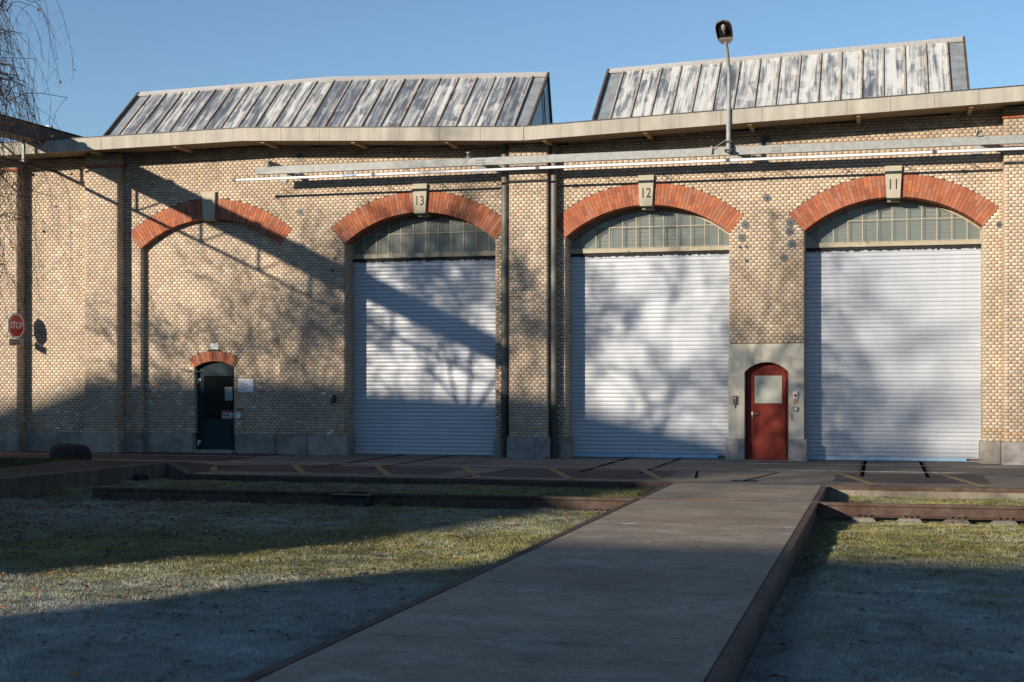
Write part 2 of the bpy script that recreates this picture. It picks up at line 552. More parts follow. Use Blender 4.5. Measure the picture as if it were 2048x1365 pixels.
# walkway across the pit
walk = MB()
walk.box(WX0 + .1, WX1 - .1, -46, PIT_Y + .1, -.7, -.05)
walk = structure(walk.build('walkway', M_PITCONC))
for k, (ya, yb) in enumerate(((RAIL_Y + .075, PIT_Y + .10), (-16.3, RAIL_Y - .075), (-20.7, -16.3), (-25.1, -20.7), (-29.5, -25.1), (-33.9, -29.5), (-38.3, -33.9), (-42.7, -38.3))):
    m = MB()
    m.bbox(WX0 + .098, WX1 - .098, ya + .009, yb - .009, -.16, 0 + random.uniform(-.001, .001), .006)
    m.build('concrete_slab', M_CONC, walk, loc=((WX0 + WX1) / 2, (ya + yb) / 2, 0))
for yj in (-16.3, -20.7, -25.1, -29.5):
    m = MB()
    x = WX0 + .14
    while x < WX1 - .2:                        # rimed, broken joint filling
        w = random.uniform(.05, .45)
        if random.random() < .75:
            m.box(x, min(x + w, WX1 - .14), yj - .004, yj + random.uniform(.001, .005), -.05, random.uniform(-.002, .003))
        x += w
    m.build('joint_filling', mat('rimed_joint', (.33, .32, .30), .9, noise=[(8, .3), (50, .3)]), walk)
for sgn, xe in ((-1, WX0), (1, WX1)):
    for ya, yb in ((RAIL_Y + .08, PIT_Y + .0), (-17.5, RAIL_Y - .08), (-23.5, -17.51), (-29.5, -23.51), (-35.5, -29.51), (-41.5, -35.51)):
        m = MB()                               # steel angle: flat leg on top, upright leg at the side
        m.prism([(xe, .004), (xe - sgn * .085, .004), (xe - sgn * .085, -.012), (xe - sgn * .012, -.012), (xe - sgn * .012, -.06), (xe, -.06)], ya, yb)
        fix_normals(m.build('edge_angle', M_RUST, walk))
    m = MB()
    m.box(min(xe - sgn * .02, xe - sgn * .13), max(xe - sgn * .02, xe - sgn * .13), -46, PIT_Y + .09, -.7, -.061)
    m.build('side_wall', mat('side_concrete', (.072, .069, .064), .92, noise=[(2, .25), (20, .2)], streak=((7, 7, .4), .3), bump=(40, .4, .006), spec=.2), walk)


# lawn in the pit
def smooth(a, b, x):
    t = np.clip((x - a) / (b - a), 0, 1)          # also works with a > b
    return t * t * (3 - 2 * t)


_ph = RNG.uniform(0, 6.28, (14,))
_kx = RNG.normal(0, 1.0, (14,))
_ky = RNG.normal(0, 1.0, (14,))


def vnoise(x, y, s):
    r = 0
    for i in range(14):
        r = r + np.sin(x * _kx[i] * s + y * _ky[i] * s + _ph[i])
    return r / 14 * 1.6


_grid = np.random.default_rng(3).random((256, 256))


def cell_noise(x, y, size):
    """value noise, -1..1, with features of the given size in metres"""
    u, v = np.asarray(x) / size + 71.3, np.asarray(y) / size + 133.7
    i, j = np.floor(u).astype(int), np.floor(v).astype(int)
    a, b = u - i, v - j
    a, b = a * a * (3 - 2 * a), b * b * (3 - 2 * b)
    g = lambda p, q: _grid[p % 256, q % 256]
    return 2 * ((g(i, j) * (1 - a) + g(i + 1, j) * a) * (1 - b) + (g(i, j + 1) * (1 - a) + g(i + 1, j + 1) * a) * b) - 1


def lawn_z(x, y):
    z = -.175 + .028 * vnoise(x, y, 1.6) + .012 * vnoise(y, x, 6.) + .012 * cell_noise(x, y, .35)
    dr = np.abs(y - RAIL_Y)
    z = z - .10 * (1 - smooth(.3, 3.2, np.where(y < RAIL_Y, dr, dr * 9))) * (.25 + .75 * smooth(5, 8, x))
    z = z - .05 * (1 - smooth(.10, .32, dr))
    dw = np.where((x > WX0 - .5) & (x < WX1 + .5), np.minimum(np.abs(x - WX0), np.abs(x - WX1)), 9)
    z = z - .13 * (1 - smooth(.05, .45, dw)) * smooth(0, .5, dr)
    dp = np.abs(y - PIT_Y)
    z = z - .02 * (1 - smooth(0, .8, dp)) + .07 * smooth(8, 4, x) * smooth(-11.9, -11.3, y)
    return z


def frost(x, y):
    """share of rime on the lawn: thawed in a band in front of the rail, rimed elsewhere"""
    f = .56 + .30 * vnoise(x * 1.0, y * 1.6, .55) + .20 * vnoise(y * 2.1, x * 2.3, 1.9)
    right = smooth(4, 8, x)
    thaw = .50 * (1 - right) * smooth(-22.6, -20.4, y) * (1 - smooth(-18.2, -15.5, y)) + .62 * right * smooth(-19.5, -16.5, y)
    f = f - thaw - .32 * smooth(3.5, -2, x) * smooth(-17, -13, y) - .45 * smooth(6, 4, x) * smooth(-12.0, -11.6, y) - .34 * smooth(0.5, 2.5, x) * (1 - smooth(4.9, 5.6, x)) * smooth(-19, -16.5, y) + .26 * (1 - smooth(-26, -20, y))
    return np.clip(f, 0, 1)


def lawn_part(xs, ys, name):
    X, Y = np.meshgrid(xs, ys, indexing='ij')
    Z = lawn_z(X, Y)
    n, k = X.shape
    v = np.stack([X, Y, Z], -1).reshape(-1, 3)
    idx = np.arange(n * k).reshape(n, k)
    f = np.stack([idx[:-1, :-1], idx[1:, :-1], idx[1:, 1:], idx[:-1, 1:]], -1).reshape(-1, 4)
    me = bpy.data.meshes.new(name)
    me.from_pydata(v.tolist(), [], f.tolist())
    me.materials.append(M_EARTH)
    at_ = me.attributes.new('tone', 'FLOAT_COLOR', 'POINT')
    fr_ = frost(X.ravel(), Y.ravel())[:, None]
    c_ = np.ones((n * k, 4), np.float32)
    c_[:, :3] = (np.array([.125, .115, .050]) * (1 - fr_) + np.array([.25, .27, .265]) * fr_)
    at_.data.foreach_set('color', c_.ravel())
    me.polygons.foreach_set('use_smooth', [True] * len(me.polygons))
    return link(name, me)


lawn = lawn_part(np.concatenate([np.arange(-11, WX0 - .6, .22), np.arange(WX0 - .6, WX1 + .7, .06), np.arange(WX1 + .7, 24, .25)]),
                 np.concatenate([np.arange(-46, -13, .2), np.arange(-13, -11.4, .06), np.arange(-11.4, PIT_Y + .1, .12)]), 'lawn')
structure(lawn)

# raised bank left of the pit, held by a retaining wall
WALL_LINE = [(-5.25, -8.4), (-6.15, -12.8), (-7.4, -18.5), (-9.0, -26.0), (-11, -40)]
BZ = .15
bank = MB()
bank.raw([(-5.33, -8.4, BZ), (-6.23, -12.8, BZ), (-7.48, -18.5, BZ), (-9.08, -26, BZ), (-11.08, -40, BZ), (-40, -40, BZ), (-40, -6.4, BZ), (-6.0, -6.4, BZ),
          (-40, -5.2, .006), (-5.6, -5.2, .006), (-4.85, -8.2, .006), (-4.85, -5.4, .006)],
         [(0, 7, 6, 5, 4, 3, 2, 1), (7, 9, 8, 6), (0, 10, 11, 9, 7)])
bank = structure(bank.build('bank', M_BANK))
fix_normals(bank)
rw = thing('retaining_wall', (-6.2, -13, -.3), 'long low stained concrete retaining wall beside the pit at the left', 'wall')
for k in range(len(WALL_LINE) - 1):
    (xa, ya), (xb, yb) = WALL_LINE[k], WALL_LINE[k + 1]
    m = MB()
    top0, top1 = (.235 if k == 0 else .165), .165
    d = Vector((xb - xa, yb - ya, 0)).normalized()
    ya2, xa2 = ya + d.y * .006, xa + d.x * .006
    xb2, yb2 = xb - d.x * .006, yb - d.y * .006
    n_ = Vector((d.y, -d.x, 0)) * .26
    if n_.x > 0:
        n_ = -n_
    vs_ = []
    for (x, y, zt) in ((xa2, ya2, top0), (xb2, yb2, top1)):
        vs_ += [(x, y, -.7), (x, y, zt), (x + n_.x, y + n_.y, zt), (x + n_.x, y + n_.y, -.7)]
    m.raw(vs_, [(0, 1, 2, 3), (7, 6, 5, 4), (0, 4, 5, 1), (1, 5, 6, 2), (2, 6, 7, 3)])
    fix_normals(m.build('wall_section', M_DKCONC, rw))
m = MB()
m.prism([(-5.25, -.6), (-4.78, -.6), (-4.78, .012), (-5.25, .235)], PIT_Y - .03, PIT_Y + .25)
fix_normals(m.build('sloped_wing', M_DKCONC, rw))

# ------------------------------------------------------------------ the depot building
depot = thing('depot_building', (0, 0, 0), 'long cream brick locomotive depot with red brick arches and grey roller shutters', 'building')
CH, CP = .0758, .1415                          # brick course height and pitch
ZB = .53                                       # top of the plinth
R_I, R_O, Z_C = 3.20, 3.75, 3.16               # arch radii and centre height
HALF = 2.07
NICHE_C = -8.49
NICHE_Y = .20
REV = .62                                      # depth of the door reveals
ARCH_C = (NICHE_C,) + DOOR_C
PIL = [(-20.6, -19.6), (-15.3, -14.19), (-12.07, -11.07), (.03, 1.02), (11.93, 12.93), (17.9, 18.9)]
PIL_Y = -.36
FASC = [(-24, 8.36), (-14.2, 8.488), (-7.0, 8.578), (.56, 8.254), (12.3, 8.64), (22, 8.90)]
FH = .34
OVER = 1.1


def fasc_z(x):
    for (a, za), (b, zb) in zip(FASC, FASC[1:]):
        if x <= b:
            return za + (zb - za) * (x - a) / (b - a)
    return FASC[-1][1]


def arch_half(z, ring=True):
    """half width taken out of the wall by an arch opening (and its ring) at height z"""
    zs = Z_C + R_O * math.cos(math.asin(HALF / R_I))
    zi = Z_C + R_I * math.cos(math.asin(HALF / R_I))
    if z < zi:
        return HALF
    if z < zs:
        return HALF + (z - zi) * (R_O - R_I) * (HALF / R_I) / (zs - zi)
    if z < Z_C + R_O:
        return math.sqrt(R_O ** 2 - (z - Z_C) ** 2)
    return 0


def cut(x0, x1, holes):
    iv = [(x0, x1)]
    for a, b in holes:
        nx = []
        for p, q in iv:
            if b <= p or a >= q:
                nx.append((p, q))
            else:
                if a > p: nx.append((p, a))
                if b < q: nx.append((b, q))
        iv = nx
    return iv


PALETTE = [((.62, .475, .305), .34), ((.55, .40, .245), .22), ((.68, .555, .39), .18), ((.56, .385, .265), .10), ((.42, .355, .255), .09), ((.47, .33, .20), .07)]
PC = np.array([c for c, _ in PALETTE]) * .98; PW = np.array([w for _, w in PALETTE]); PW = PW / PW.sum()


def brick_tone(n):
    c = PC[RNG.choice(len(PC), n, p=PW)]
    c = (PC.mean(0) * np.array([1.03, 1.055, 1.09]) * .52 + c * .48) * np.array([.925, .985, 1.13])
    return c * RNG.normal(1, .055, (n, 1)).clip(.8, 1.2) * RNG.normal(1, .018, (n, 3))


BR_V, BR_T, BR_C = [], [], []                  # 8 verts per brick, tone, centre
mort = MB()


def brick_panel(O, U, Nn, intervals, z0, z1, phase=0):
    """lay header courses between z0 and z1; intervals(z) gives the free runs along U"""
    O, U, Nn = Vector(O), Vector(U), Vector(Nn)
    k0, k1 = int(round((z0 - ZB) / CH)), int(math.ceil((z1 - ZB) / CH))
    for k in range(k0, k1):
        za, zb = ZB + k * CH, min(ZB + (k + 1) * CH, z1)
        if zb - za < .02:
            continue
        for (a, b) in intervals((za + zb) / 2):
            if b - a < .02:
                continue
            e = .02
            P = lambda u, z, n=0.: tuple(O + U * u + Vector((0, 0, z)) + Nn * n)
            mort.poly([P(a, za), P(b, za), P(b, zb), P(a, zb)])
            off = ((k + phase) % 2) * CP * .5
            i0 = math.floor((a - off) / CP)
            u = i0 * CP + off
            us = []
            while u < b:
                p, q = max(a, u), min(b, u + CP)
                if us and q - p < .035:
                    us[-1] = (us[-1][0], q)
                elif not us and q - p < .035 and q < b:
                    u += CP
                    us.append((p, min(b, u + CP)))
                else:
                    us.append((p, q))
                u += CP
            for p, q in us:
                j = .0056
                pp, qq, zz0, zz1 = p + j, q - j, za + j, zb - j
                if qq - pp < .015:
                    continue
                pr = .009 + random.uniform(-.002, .003)
                t = random.uniform(-.0015, .0015)
                vv = [P(pp, zz0, -.002), P(qq, zz0, -.002), P(qq, zz1, -.002), P(pp, zz1, -.002),
                      P(pp + .002, zz0 + .002, pr - t), P(qq - .002, zz0 + .002, pr + t), P(qq - .002, zz1 - .002, pr + t), P(pp + .002, zz1 - .002, pr - t)]
                BR_V.append(vv)
                BR_C.append(P((p + q) / 2, (za + zb) / 2))


def main_iv(z):
    holes = [(a, b) for a, b in PIL]
    for c in ARCH_C:
        h = arch_half(z)
        if h > 0:
            holes.append((c - h, c + h))
    if z < 2.87:
        holes.append((5.519, 7.344))
    return cut(-22, 20.5, holes)


def top_iv(z):
    """only where the wall is still below the roof"""
    return [(a, b) for a, b in main_iv(z)]


brick_panel((0, 0, 0), (1, 0, 0), (0, -1, 0), main_iv, ZB, 7.95)
# strip up to the sloping soffit
brick_panel((0, 0, 0), (1, 0, 0), (0, -1, 0), lambda z: [iv for (a, b) in main_iv(z) for iv in cut(a, b, [(x, x + .25) for x in np.arange(-22, 20.5, .25) if fasc_z(x + .12) - FH + .05 < z])],
            ZB + math.ceil((7.95 - ZB) / CH) * CH, 8.55)
# blind arch infill, with the hole for the small door
SD_C, SD_H = -8.445, .595
SD_RI, SD_RO, SD_ZC = 1.126, 1.406, 1.374


def sd_half(z):
    zi, zs = SD_ZC + SD_RI * math.cos(math.asin(SD_H / SD_RI)), SD_ZC + SD_RO * math.cos(math.asin(SD_H / SD_RI))
    if z < zi: return SD_H
    if z < zs: return SD_H + (z - zi) * (SD_RO - SD_RI) * (SD_H / SD_RI) / (zs - zi)
    if z < SD_ZC + SD_RO: return math.sqrt(SD_RO ** 2 - (z - SD_ZC) ** 2)
    return 0


def niche_iv(z):
    h = HALF + .03 if z < 5.6 else math.sqrt(max(0, (R_I + .04) ** 2 - (z - Z_C) ** 2))
    holes = [(SD_C - sd_half(z), SD_C + sd_half(z))] if sd_half(z) > 0 else []
    return cut(NICHE_C - h, NICHE_C + h, holes)


brick_panel((0, NICHE_Y, 0), (1, 0, 0), (0, -1, 0), niche_iv, ZB, 6.42, 1)
# pilasters: front and both flanks
for (a, b) in PIL:
    zt = min(fasc_z(a), fasc_z(b)) - FH + .04
    brick_panel((0, PIL_Y, 0), (1, 0, 0), (0, -1, 0), lambda z, a=a, b=b: [(a, b)], ZB, zt, 1)
    brick_panel((b, 0, 0), (0, 1, 0), (1, 0, 0), lambda z: [(PIL_Y, 0)], ZB, zt)
    brick_panel((a, 0, 0), (0, 1, 0), (-1, 0, 0), lambda z: [(PIL_Y, 0)], ZB, zt)
# reveals
zi = Z_C + R_I * math.cos(math.asin(HALF / R_I))
for i, c in enumerate(ARCH_C):
    dep = NICHE_Y if i == 0 else REV
    brick_panel((c - HALF, 0, 0), (0, 1, 0), (1, 0, 0), lambda z, dep=dep: [(0, dep)], ZB, zi + .02)
    brick_panel((c + HALF, 0, 0), (0, 1, 0), (-1, 0, 0), lambda z, dep=dep, c=c: [(0, dep)] if not (5.3 < c + HALF < 7.5 and z < 2.87) else [(.31, dep)],
                ZB, zi + .02)
# reveals of the small door
for sgn in (-1, 1):
    brick_panel((SD_C + sgn * SD_H, 0, 0), (0, 1, 0), (-sgn, 0, 0), lambda z: [(NICHE_Y, NICHE_Y + .3)], ZB, 2.33)

front_wall = mort.build('front_wall', M_MORTAR, depot)
nb = len(BR_V)
tones = brick_tone(nb)
BVA = np.array(BR_V, dtype=np.float64)
BCA = np.array(BR_C)
# weathering, with tree shade in one pier's tone: rows near the ground and a few runs are greyer, some bricks near the ground are pale from repairs
_bx, _bz = BCA[:, 0], BCA[:, 2]
grime_shade = .5 + .5 * np.clip(vnoise(_bx * 1.4, _bz * 1.1, 1.0) + .5 * vnoise(_bz * 2.3, _bx * 2.9, 1.7), -1, 1)
pier = smooth(5.3, 5.6, _bx) * smooth(7.6, 7.3, _bx) * smooth(5.6, 4.6, _bz)          # pier between two engine doors: dirty brick, tree shade painted into its tone
pier2 = smooth(-6.6, -6.2, _bx) * smooth(-4.3, -4.7, _bx) * smooth(6.2, 4.8, _bz)
foot = smooth(3.2, 1.2, _bz)
eave = smooth(6.7, 8.0, _bz) * np.clip(.5 + .9 * np.sin(_bx * 2.1 + 2 * np.sin(_bx * .7)) * np.sin(_bx * 5.3 + 1), 0, 1)   # runs below the gutter
tones *= (1 - .20 * eave)[:, None]
tones *= (1 - (.34 * pier + .20 * pier2 + .14 * foot + .05) * grime_shade)[:, None]
low = (BCA[:, 2] < 1.9) & (RNG.random(nb) < .03)
tones[low] = np.array([.60, .56, .50]) * RNG.normal(1, .06, (low.sum(), 1))
warm = (BCA[:, 2] < .80) & (RNG.random(nb) < .28)
tones[warm] = np.array([.46, .33, .20]) * RNG.normal(1, .1, (warm.sum(), 1))
FACES8 = np.array([(4, 5, 6, 7), (0, 1, 5, 4), (1, 2, 6, 5), (2, 3, 7, 6), (3, 0, 4, 7)])
camv = np.array([9.19, -35, 1.86])
fwd = np.array([-math.sin(YAW), math.cos(YAW), 0.])
rel = BCA - camv
dep_ = rel @ fwd
u_ = (rel @ np.array([math.cos(YAW), math.sin(YAW), 0])) / dep_
vis = (u_ < .3605) & (u_ > -.36) & (BCA[:, 2] < 7.9) & (BCA[:, 1] < .01)
order = np.argsort(np.where(vis, dep_, 1e9))
single = set(order[:300].tolist())
rest = np.array([i for i in range(nb) if i not in single])


def brick_mesh(ids, name, origin=(0, 0, 0)):
    v = (BVA[ids] - np.array(origin)).reshape(-1, 3)
    f = (FACES8[None] + (np.arange(len(ids)) * 8)[:, None, None]).reshape(-1, 4)
    me = bpy.data.meshes.new(name)
    me.vertices.add(len(v)); me.vertices.foreach_set('co', v.astype(np.float32).ravel())
    me.loops.add(len(f) * 4); me.loops.foreach_set('vertex_index', f.astype(np.int32).ravel())
    me.polygons.add(len(f)); me.polygons.foreach_set('loop_start', np.arange(0, len(f) * 4, 4, dtype=np.int32))
    me.update(calc_edges=True)
    at = me.attributes.new('tone', 'FLOAT_COLOR', 'FACE')
    cc = np.ones((len(f), 4), np.float32)
    cc[:, :3] = np.repeat(tones[ids], 5, axis=0)
    at.data.foreach_set('color', cc.ravel())
    me.materials.append(M_BRICK)
    me.validate()
    return me


o = link('brickwork', brick_mesh(rest, 'brickwork'), front_wall)
o['kind'] = 'stuff'
for i in sorted(single):
    c = BCA[i]
    link('brick', brick_mesh(np.array([i]), 'brick', c), front_wall, loc=c)

# solid back of the wall so that nothing shines through
m = MB(); m.box(-22, 20.5, 1.25, 1.5, 0, 8.3); m.build('inner_wall', M_MORTAR, depot)
for x in (-22, 20.5):
    m = MB(); m.box(x - .1 if x < 0 else x, x if x < 0 else x + .1, 0, 13, 0, 8.1); m.build('end_wall', M_MORTAR, depot)


# ---- red brick arches: every voussoir brick an object
def red_tone():
    c = random.choice([(.365, .120, .062), (.335, .105, .056), (.39, .132, .066), (.28, .090, .054), (.35, .145, .095)])
    k = random.uniform(.90, 1.10)
    return tuple(q * k for q in c)


def red_arch(cx, half, ri, ro, zc, y0, y1, key_half, ncol, lens, name):
    """lens: list of joint patterns, as fractions of the ring's depth"""
    amax = math.asin(half / ri)
    a0 = math.asin(key_half / ((ri + ro) / 2)) if key_half else 0
    ring = MB()
    ns = 40
    for k in range(ns):
        p, q = -amax + 2 * amax * k / ns, -amax + 2 * amax * (k + 1) / ns
        def R(r, a, y): return (cx + r * math.sin(a), y, zc + r * math.cos(a))
        ring.poly([R(ri + .004, p, y0 - .010), R(ri + .004, q, y0 - .010), R(ro + .008, q, y0 - .010), R(ro + .008, p, y0 - .010)])
        ring.poly([R(ri + .006, q, y0 - .010), R(ri + .006, p, y0 - .010), R(ri + .006, p, y1), R(ri + .006, q, y1)])
    part = ring.build(name, M_REDMORT, depot)
    for s in ((-1, 1) if key_half else (1,)):
        lo, hi = (a0, amax) if key_half else (-amax, amax)
        for k in range(ncol):
            p, q = lo + (hi - lo) * k / ncol, lo + (hi - lo) * (k + 1) / ncol
            cuts = lens[(k + (s > 0)) % len(lens)]
            for r0, r1 in zip(cuts, cuts[1:]):
                ra, rb = ri + (ro - ri) * r0 + .004, ri + (ro - ri) * r1 - .005
                g = .0075 / ((ra + rb) / 2)
                pa, qa = p + g, q - g
                f = y0 - .014 - random.uniform(0, .004)
                vv = []
                for y in (f, y1):
                    for (r, a) in ((ra, pa), (ra, qa), (rb, qa), (rb, pa)):
                        vv.append((cx + s * r * math.sin(a), y, zc + r * math.cos(a)))
                fs = [(0, 1, 2, 3), (4, 7, 6, 5), (0, 4, 5, 1), (1, 5, 6, 2), (2, 6, 7, 3), (3, 7, 4, 0)]
                b = MB()
                b.raw(vv, fs if s > 0 else [x[::-1] for x in fs], tone=red_tone())
                ctr = sum((Vector(x) for x in vv), Vector()) / 8
                b.build('voussoir_brick', M_RED, part, loc=ctr)
    return part


BIG = [[0, .5, 1], [0, .24, .76, 1], [0, .5, 1], [0, .26, .74, 1]]
KEYTXT = (None, '13', '12', '11')
for i, c in enumerate(ARCH_C):
    red_arch(c, HALF, R_I, R_O, Z_C, 0, NICHE_Y if i == 0 else REV, .17, 24, BIG, 'brick_arch')
    kx = (-8.48, -2.46, 3.48, 9.44)[i]
    m = MB()
    m.prism([(kx - .155, 6.325), (kx + .155, 6.325), (kx + .20, 7.09), (kx - .20, 7.09)], -.10, .3 if i else .19)
    k = fix_normals(m.build('keystone', M_KEY, depot, loc=(kx, -.1, 6.7)))
    if KEYTXT[i]:
        text(KEYTXT[i], .35, k, 'number', M_INK, (kx, -.1015, 6.635), sx=.80, bold=.003)
        m = MB()
        m.prism([(kx - .15, 6.275), (kx + .15, 6.275), (kx + .13, 6.325), (kx - .13, 6.325)], .2, .5)
        fix_normals(m.build('keystone_foot', M_KEY, k))
red_arch(SD_C, SD_H, SD_RI, SD_RO, SD_ZC, NICHE_Y - .01, NICHE_Y + .3, 0, 17, [[0, .42, 1], [0, 1], [0, .62, 1], [0, 1]], 'brick_arch')

# ---- plinth blocks
def block(x0, x1, y0, y1, z1=ZB, mm=M_PLINTH, b=.018, z0=-.05):
    m = MB(); m.bbox(x0, x1, y0, y1, z0, z1, b)
    return m.build('plinth_block', mm, depot, loc=((x0 + x1) / 2, y0, 0))


for x0, x1 in ((-22, -20.66), (-19.54, -17.4), (-17.39, -15.36), (-14.13, -12.13), (-11.01, -10.50)):
    block(x0, x1, -.06, .25)
block(-10.52, -9.08, NICHE_Y - .06, .6); block(-7.81, -6.62, NICHE_Y - .06, .6); block(-6.61, -6.45, NICHE_Y - .058, .6)
block(-6.46, -5.62, -.06, .6); block(-5.61, -4.50, -.06, REV + .02)
block(-.49, -.03, -.06, REV + .02); block(1.08, 1.48, -.06, REV + .02); block(11.42, 11.87, -.06, REV + .02)
block(12.99, 15.2, -.06, .25); block(15.21, 17.84, -.06, .25); block(18.96, 20.5, -.06, .25)
for i, (a, b) in enumerate(PIL):
    block(a - .06, b + .06, PIL_Y - .07, .02, ZB + .004, M_ROUGHSTONE if i >= 3 else M_PLINTH, .03)
block(5.44, 5.91, -.07, REV + .02, ZB + .002, M_ROUGHSTONE, .03); block(6.97, 7.42, -.07, REV + .02, ZB + .002, M_ROUGHSTONE, .03)
m = MB(); m.box(SD_C - SD_H - .02, SD_C + SD_H + .02, .02, .62, -.02, .085); m.build('door_step', M_PLINTH, depot)

# pilaster heads with a red brick string course
for i, (a, b) in enumerate(PIL):
    if i == 3:
        continue
    zt = min(fasc_z(a), fasc_z(b)) - FH
    zb_ = (7.83 if i < 3 else 8.05 if i == 4 else 8.2)
    n = 8
    cap = MB(); cap.box(a - .03, b + .03, PIL_Y - .03, -.001, zb_ + .012, zb_ + .07)
    cp = cap.build('string_course', M_REDMORT, depot)
    w = (b - a + .1) / n
    for k in range(n):
        q = MB()
        q.box(a - .05 + k * w + .004, a - .05 + (k + 1) * w - .004, PIL_Y - .055, PIL_Y + .12, zb_, zb_ + .075, tone=red_tone())
        q.build('red_brick', M_RED, cp)

# ---- fascia, soffit, roof
fas = MB()
for (a, za), (b, zb) in zip(FASC, FASC[1:]):
    fas.raw([(a, -OVER + .03, za - FH + .05), (b, -OVER + .03, zb - FH + .05), (b, .9, zb - FH + .05), (a, .9, za - FH + .05)], [(0, 3, 2, 1)])
soff = fas.build('soffit', M_SOFFIT, depot)
rf = MB()
for (a, za), (b, zb) in zip(FASC, FASC[1:]):
    rf.raw([(a, -OVER + .04, za - .02), (b, -OVER + .04, zb - .02), (b, 13, zb - .02), (a, 13, za - .02),
            (a, -OVER + .04, za - FH + .06), (b, -OVER + .04, zb - FH + .06)], [(0, 1, 2, 3), (0, 4, 5, 1)])
roof = rf.build('roof', M_ROOF, depot)
fm = MB(); fm.box(-23.9, -23.85, -OVER + .05, -.5, 8.05, 8.3)
fascia = fm.build('fascia', M_FASCIA, depot)
for (a, za), (b, zb) in zip(FASC, FASC[1:]):
    n = max(1, int(round((b - a) / 1.02)))
    for k in range(n):
        xa, xb = a + (b - a) * k / n + .003, a + (b - a) * (k + 1) / n - .003
        pa, pb = za + (zb - za) * (xa - a) / (b - a), za + (zb - za) * (xb - a) / (b - a)
        m = MB()
        yy = -OVER - random.uniform(0, .006)
        vs_ = []
        for (x, z) in ((xa, pa), (xb, pb)):
            vs_ += [(x, yy, z - FH), (x, yy, z), (x, -OVER + .09, z + .004), (x, -OVER + .05, z - FH - .002)]
        m.raw(vs_, [(0, 1, 2, 3), (7, 6, 5, 4), (0, 4, 5, 1), (1, 5, 6, 2), (2, 6, 7, 3), (3, 7, 4, 0)])
        fix_normals(m.build('fascia_panel', M_FASCIA, fascia, loc=((xa + xb) / 2, -OVER, pa)))
m = MB()
for (a, za), (b, zb) in zip(FASC, FASC[1:]):
    m.raw([(a, -OVER - .012, za - .004), (b, -OVER - .012, zb - .004), (b, -OVER - .012, zb + .022), (a, -OVER - .012, za + .022),
           (a, -OVER + .12, za + .024), (b, -OVER + .12, zb + .024)], [(0, 1, 2, 3), (3, 2, 5, 4)])
m.build('drip_edge', M_IRON, fascia)
m = MB(); m.box(.53, .59, -OVER - .02, -OVER + .02, 7.92, 8.262); m.build('joint_cover', M_FASCIA, fascia)
for x in np.arange(-21.6, 20.4, 2.52):
    z = fasc_z(x) - FH + .045
    m = MB(); m.box(x - .045, x + .045, -OVER + .10, -.01, z - .085, z)
    m.build('soffit_strut', M_TIMBER, soff)


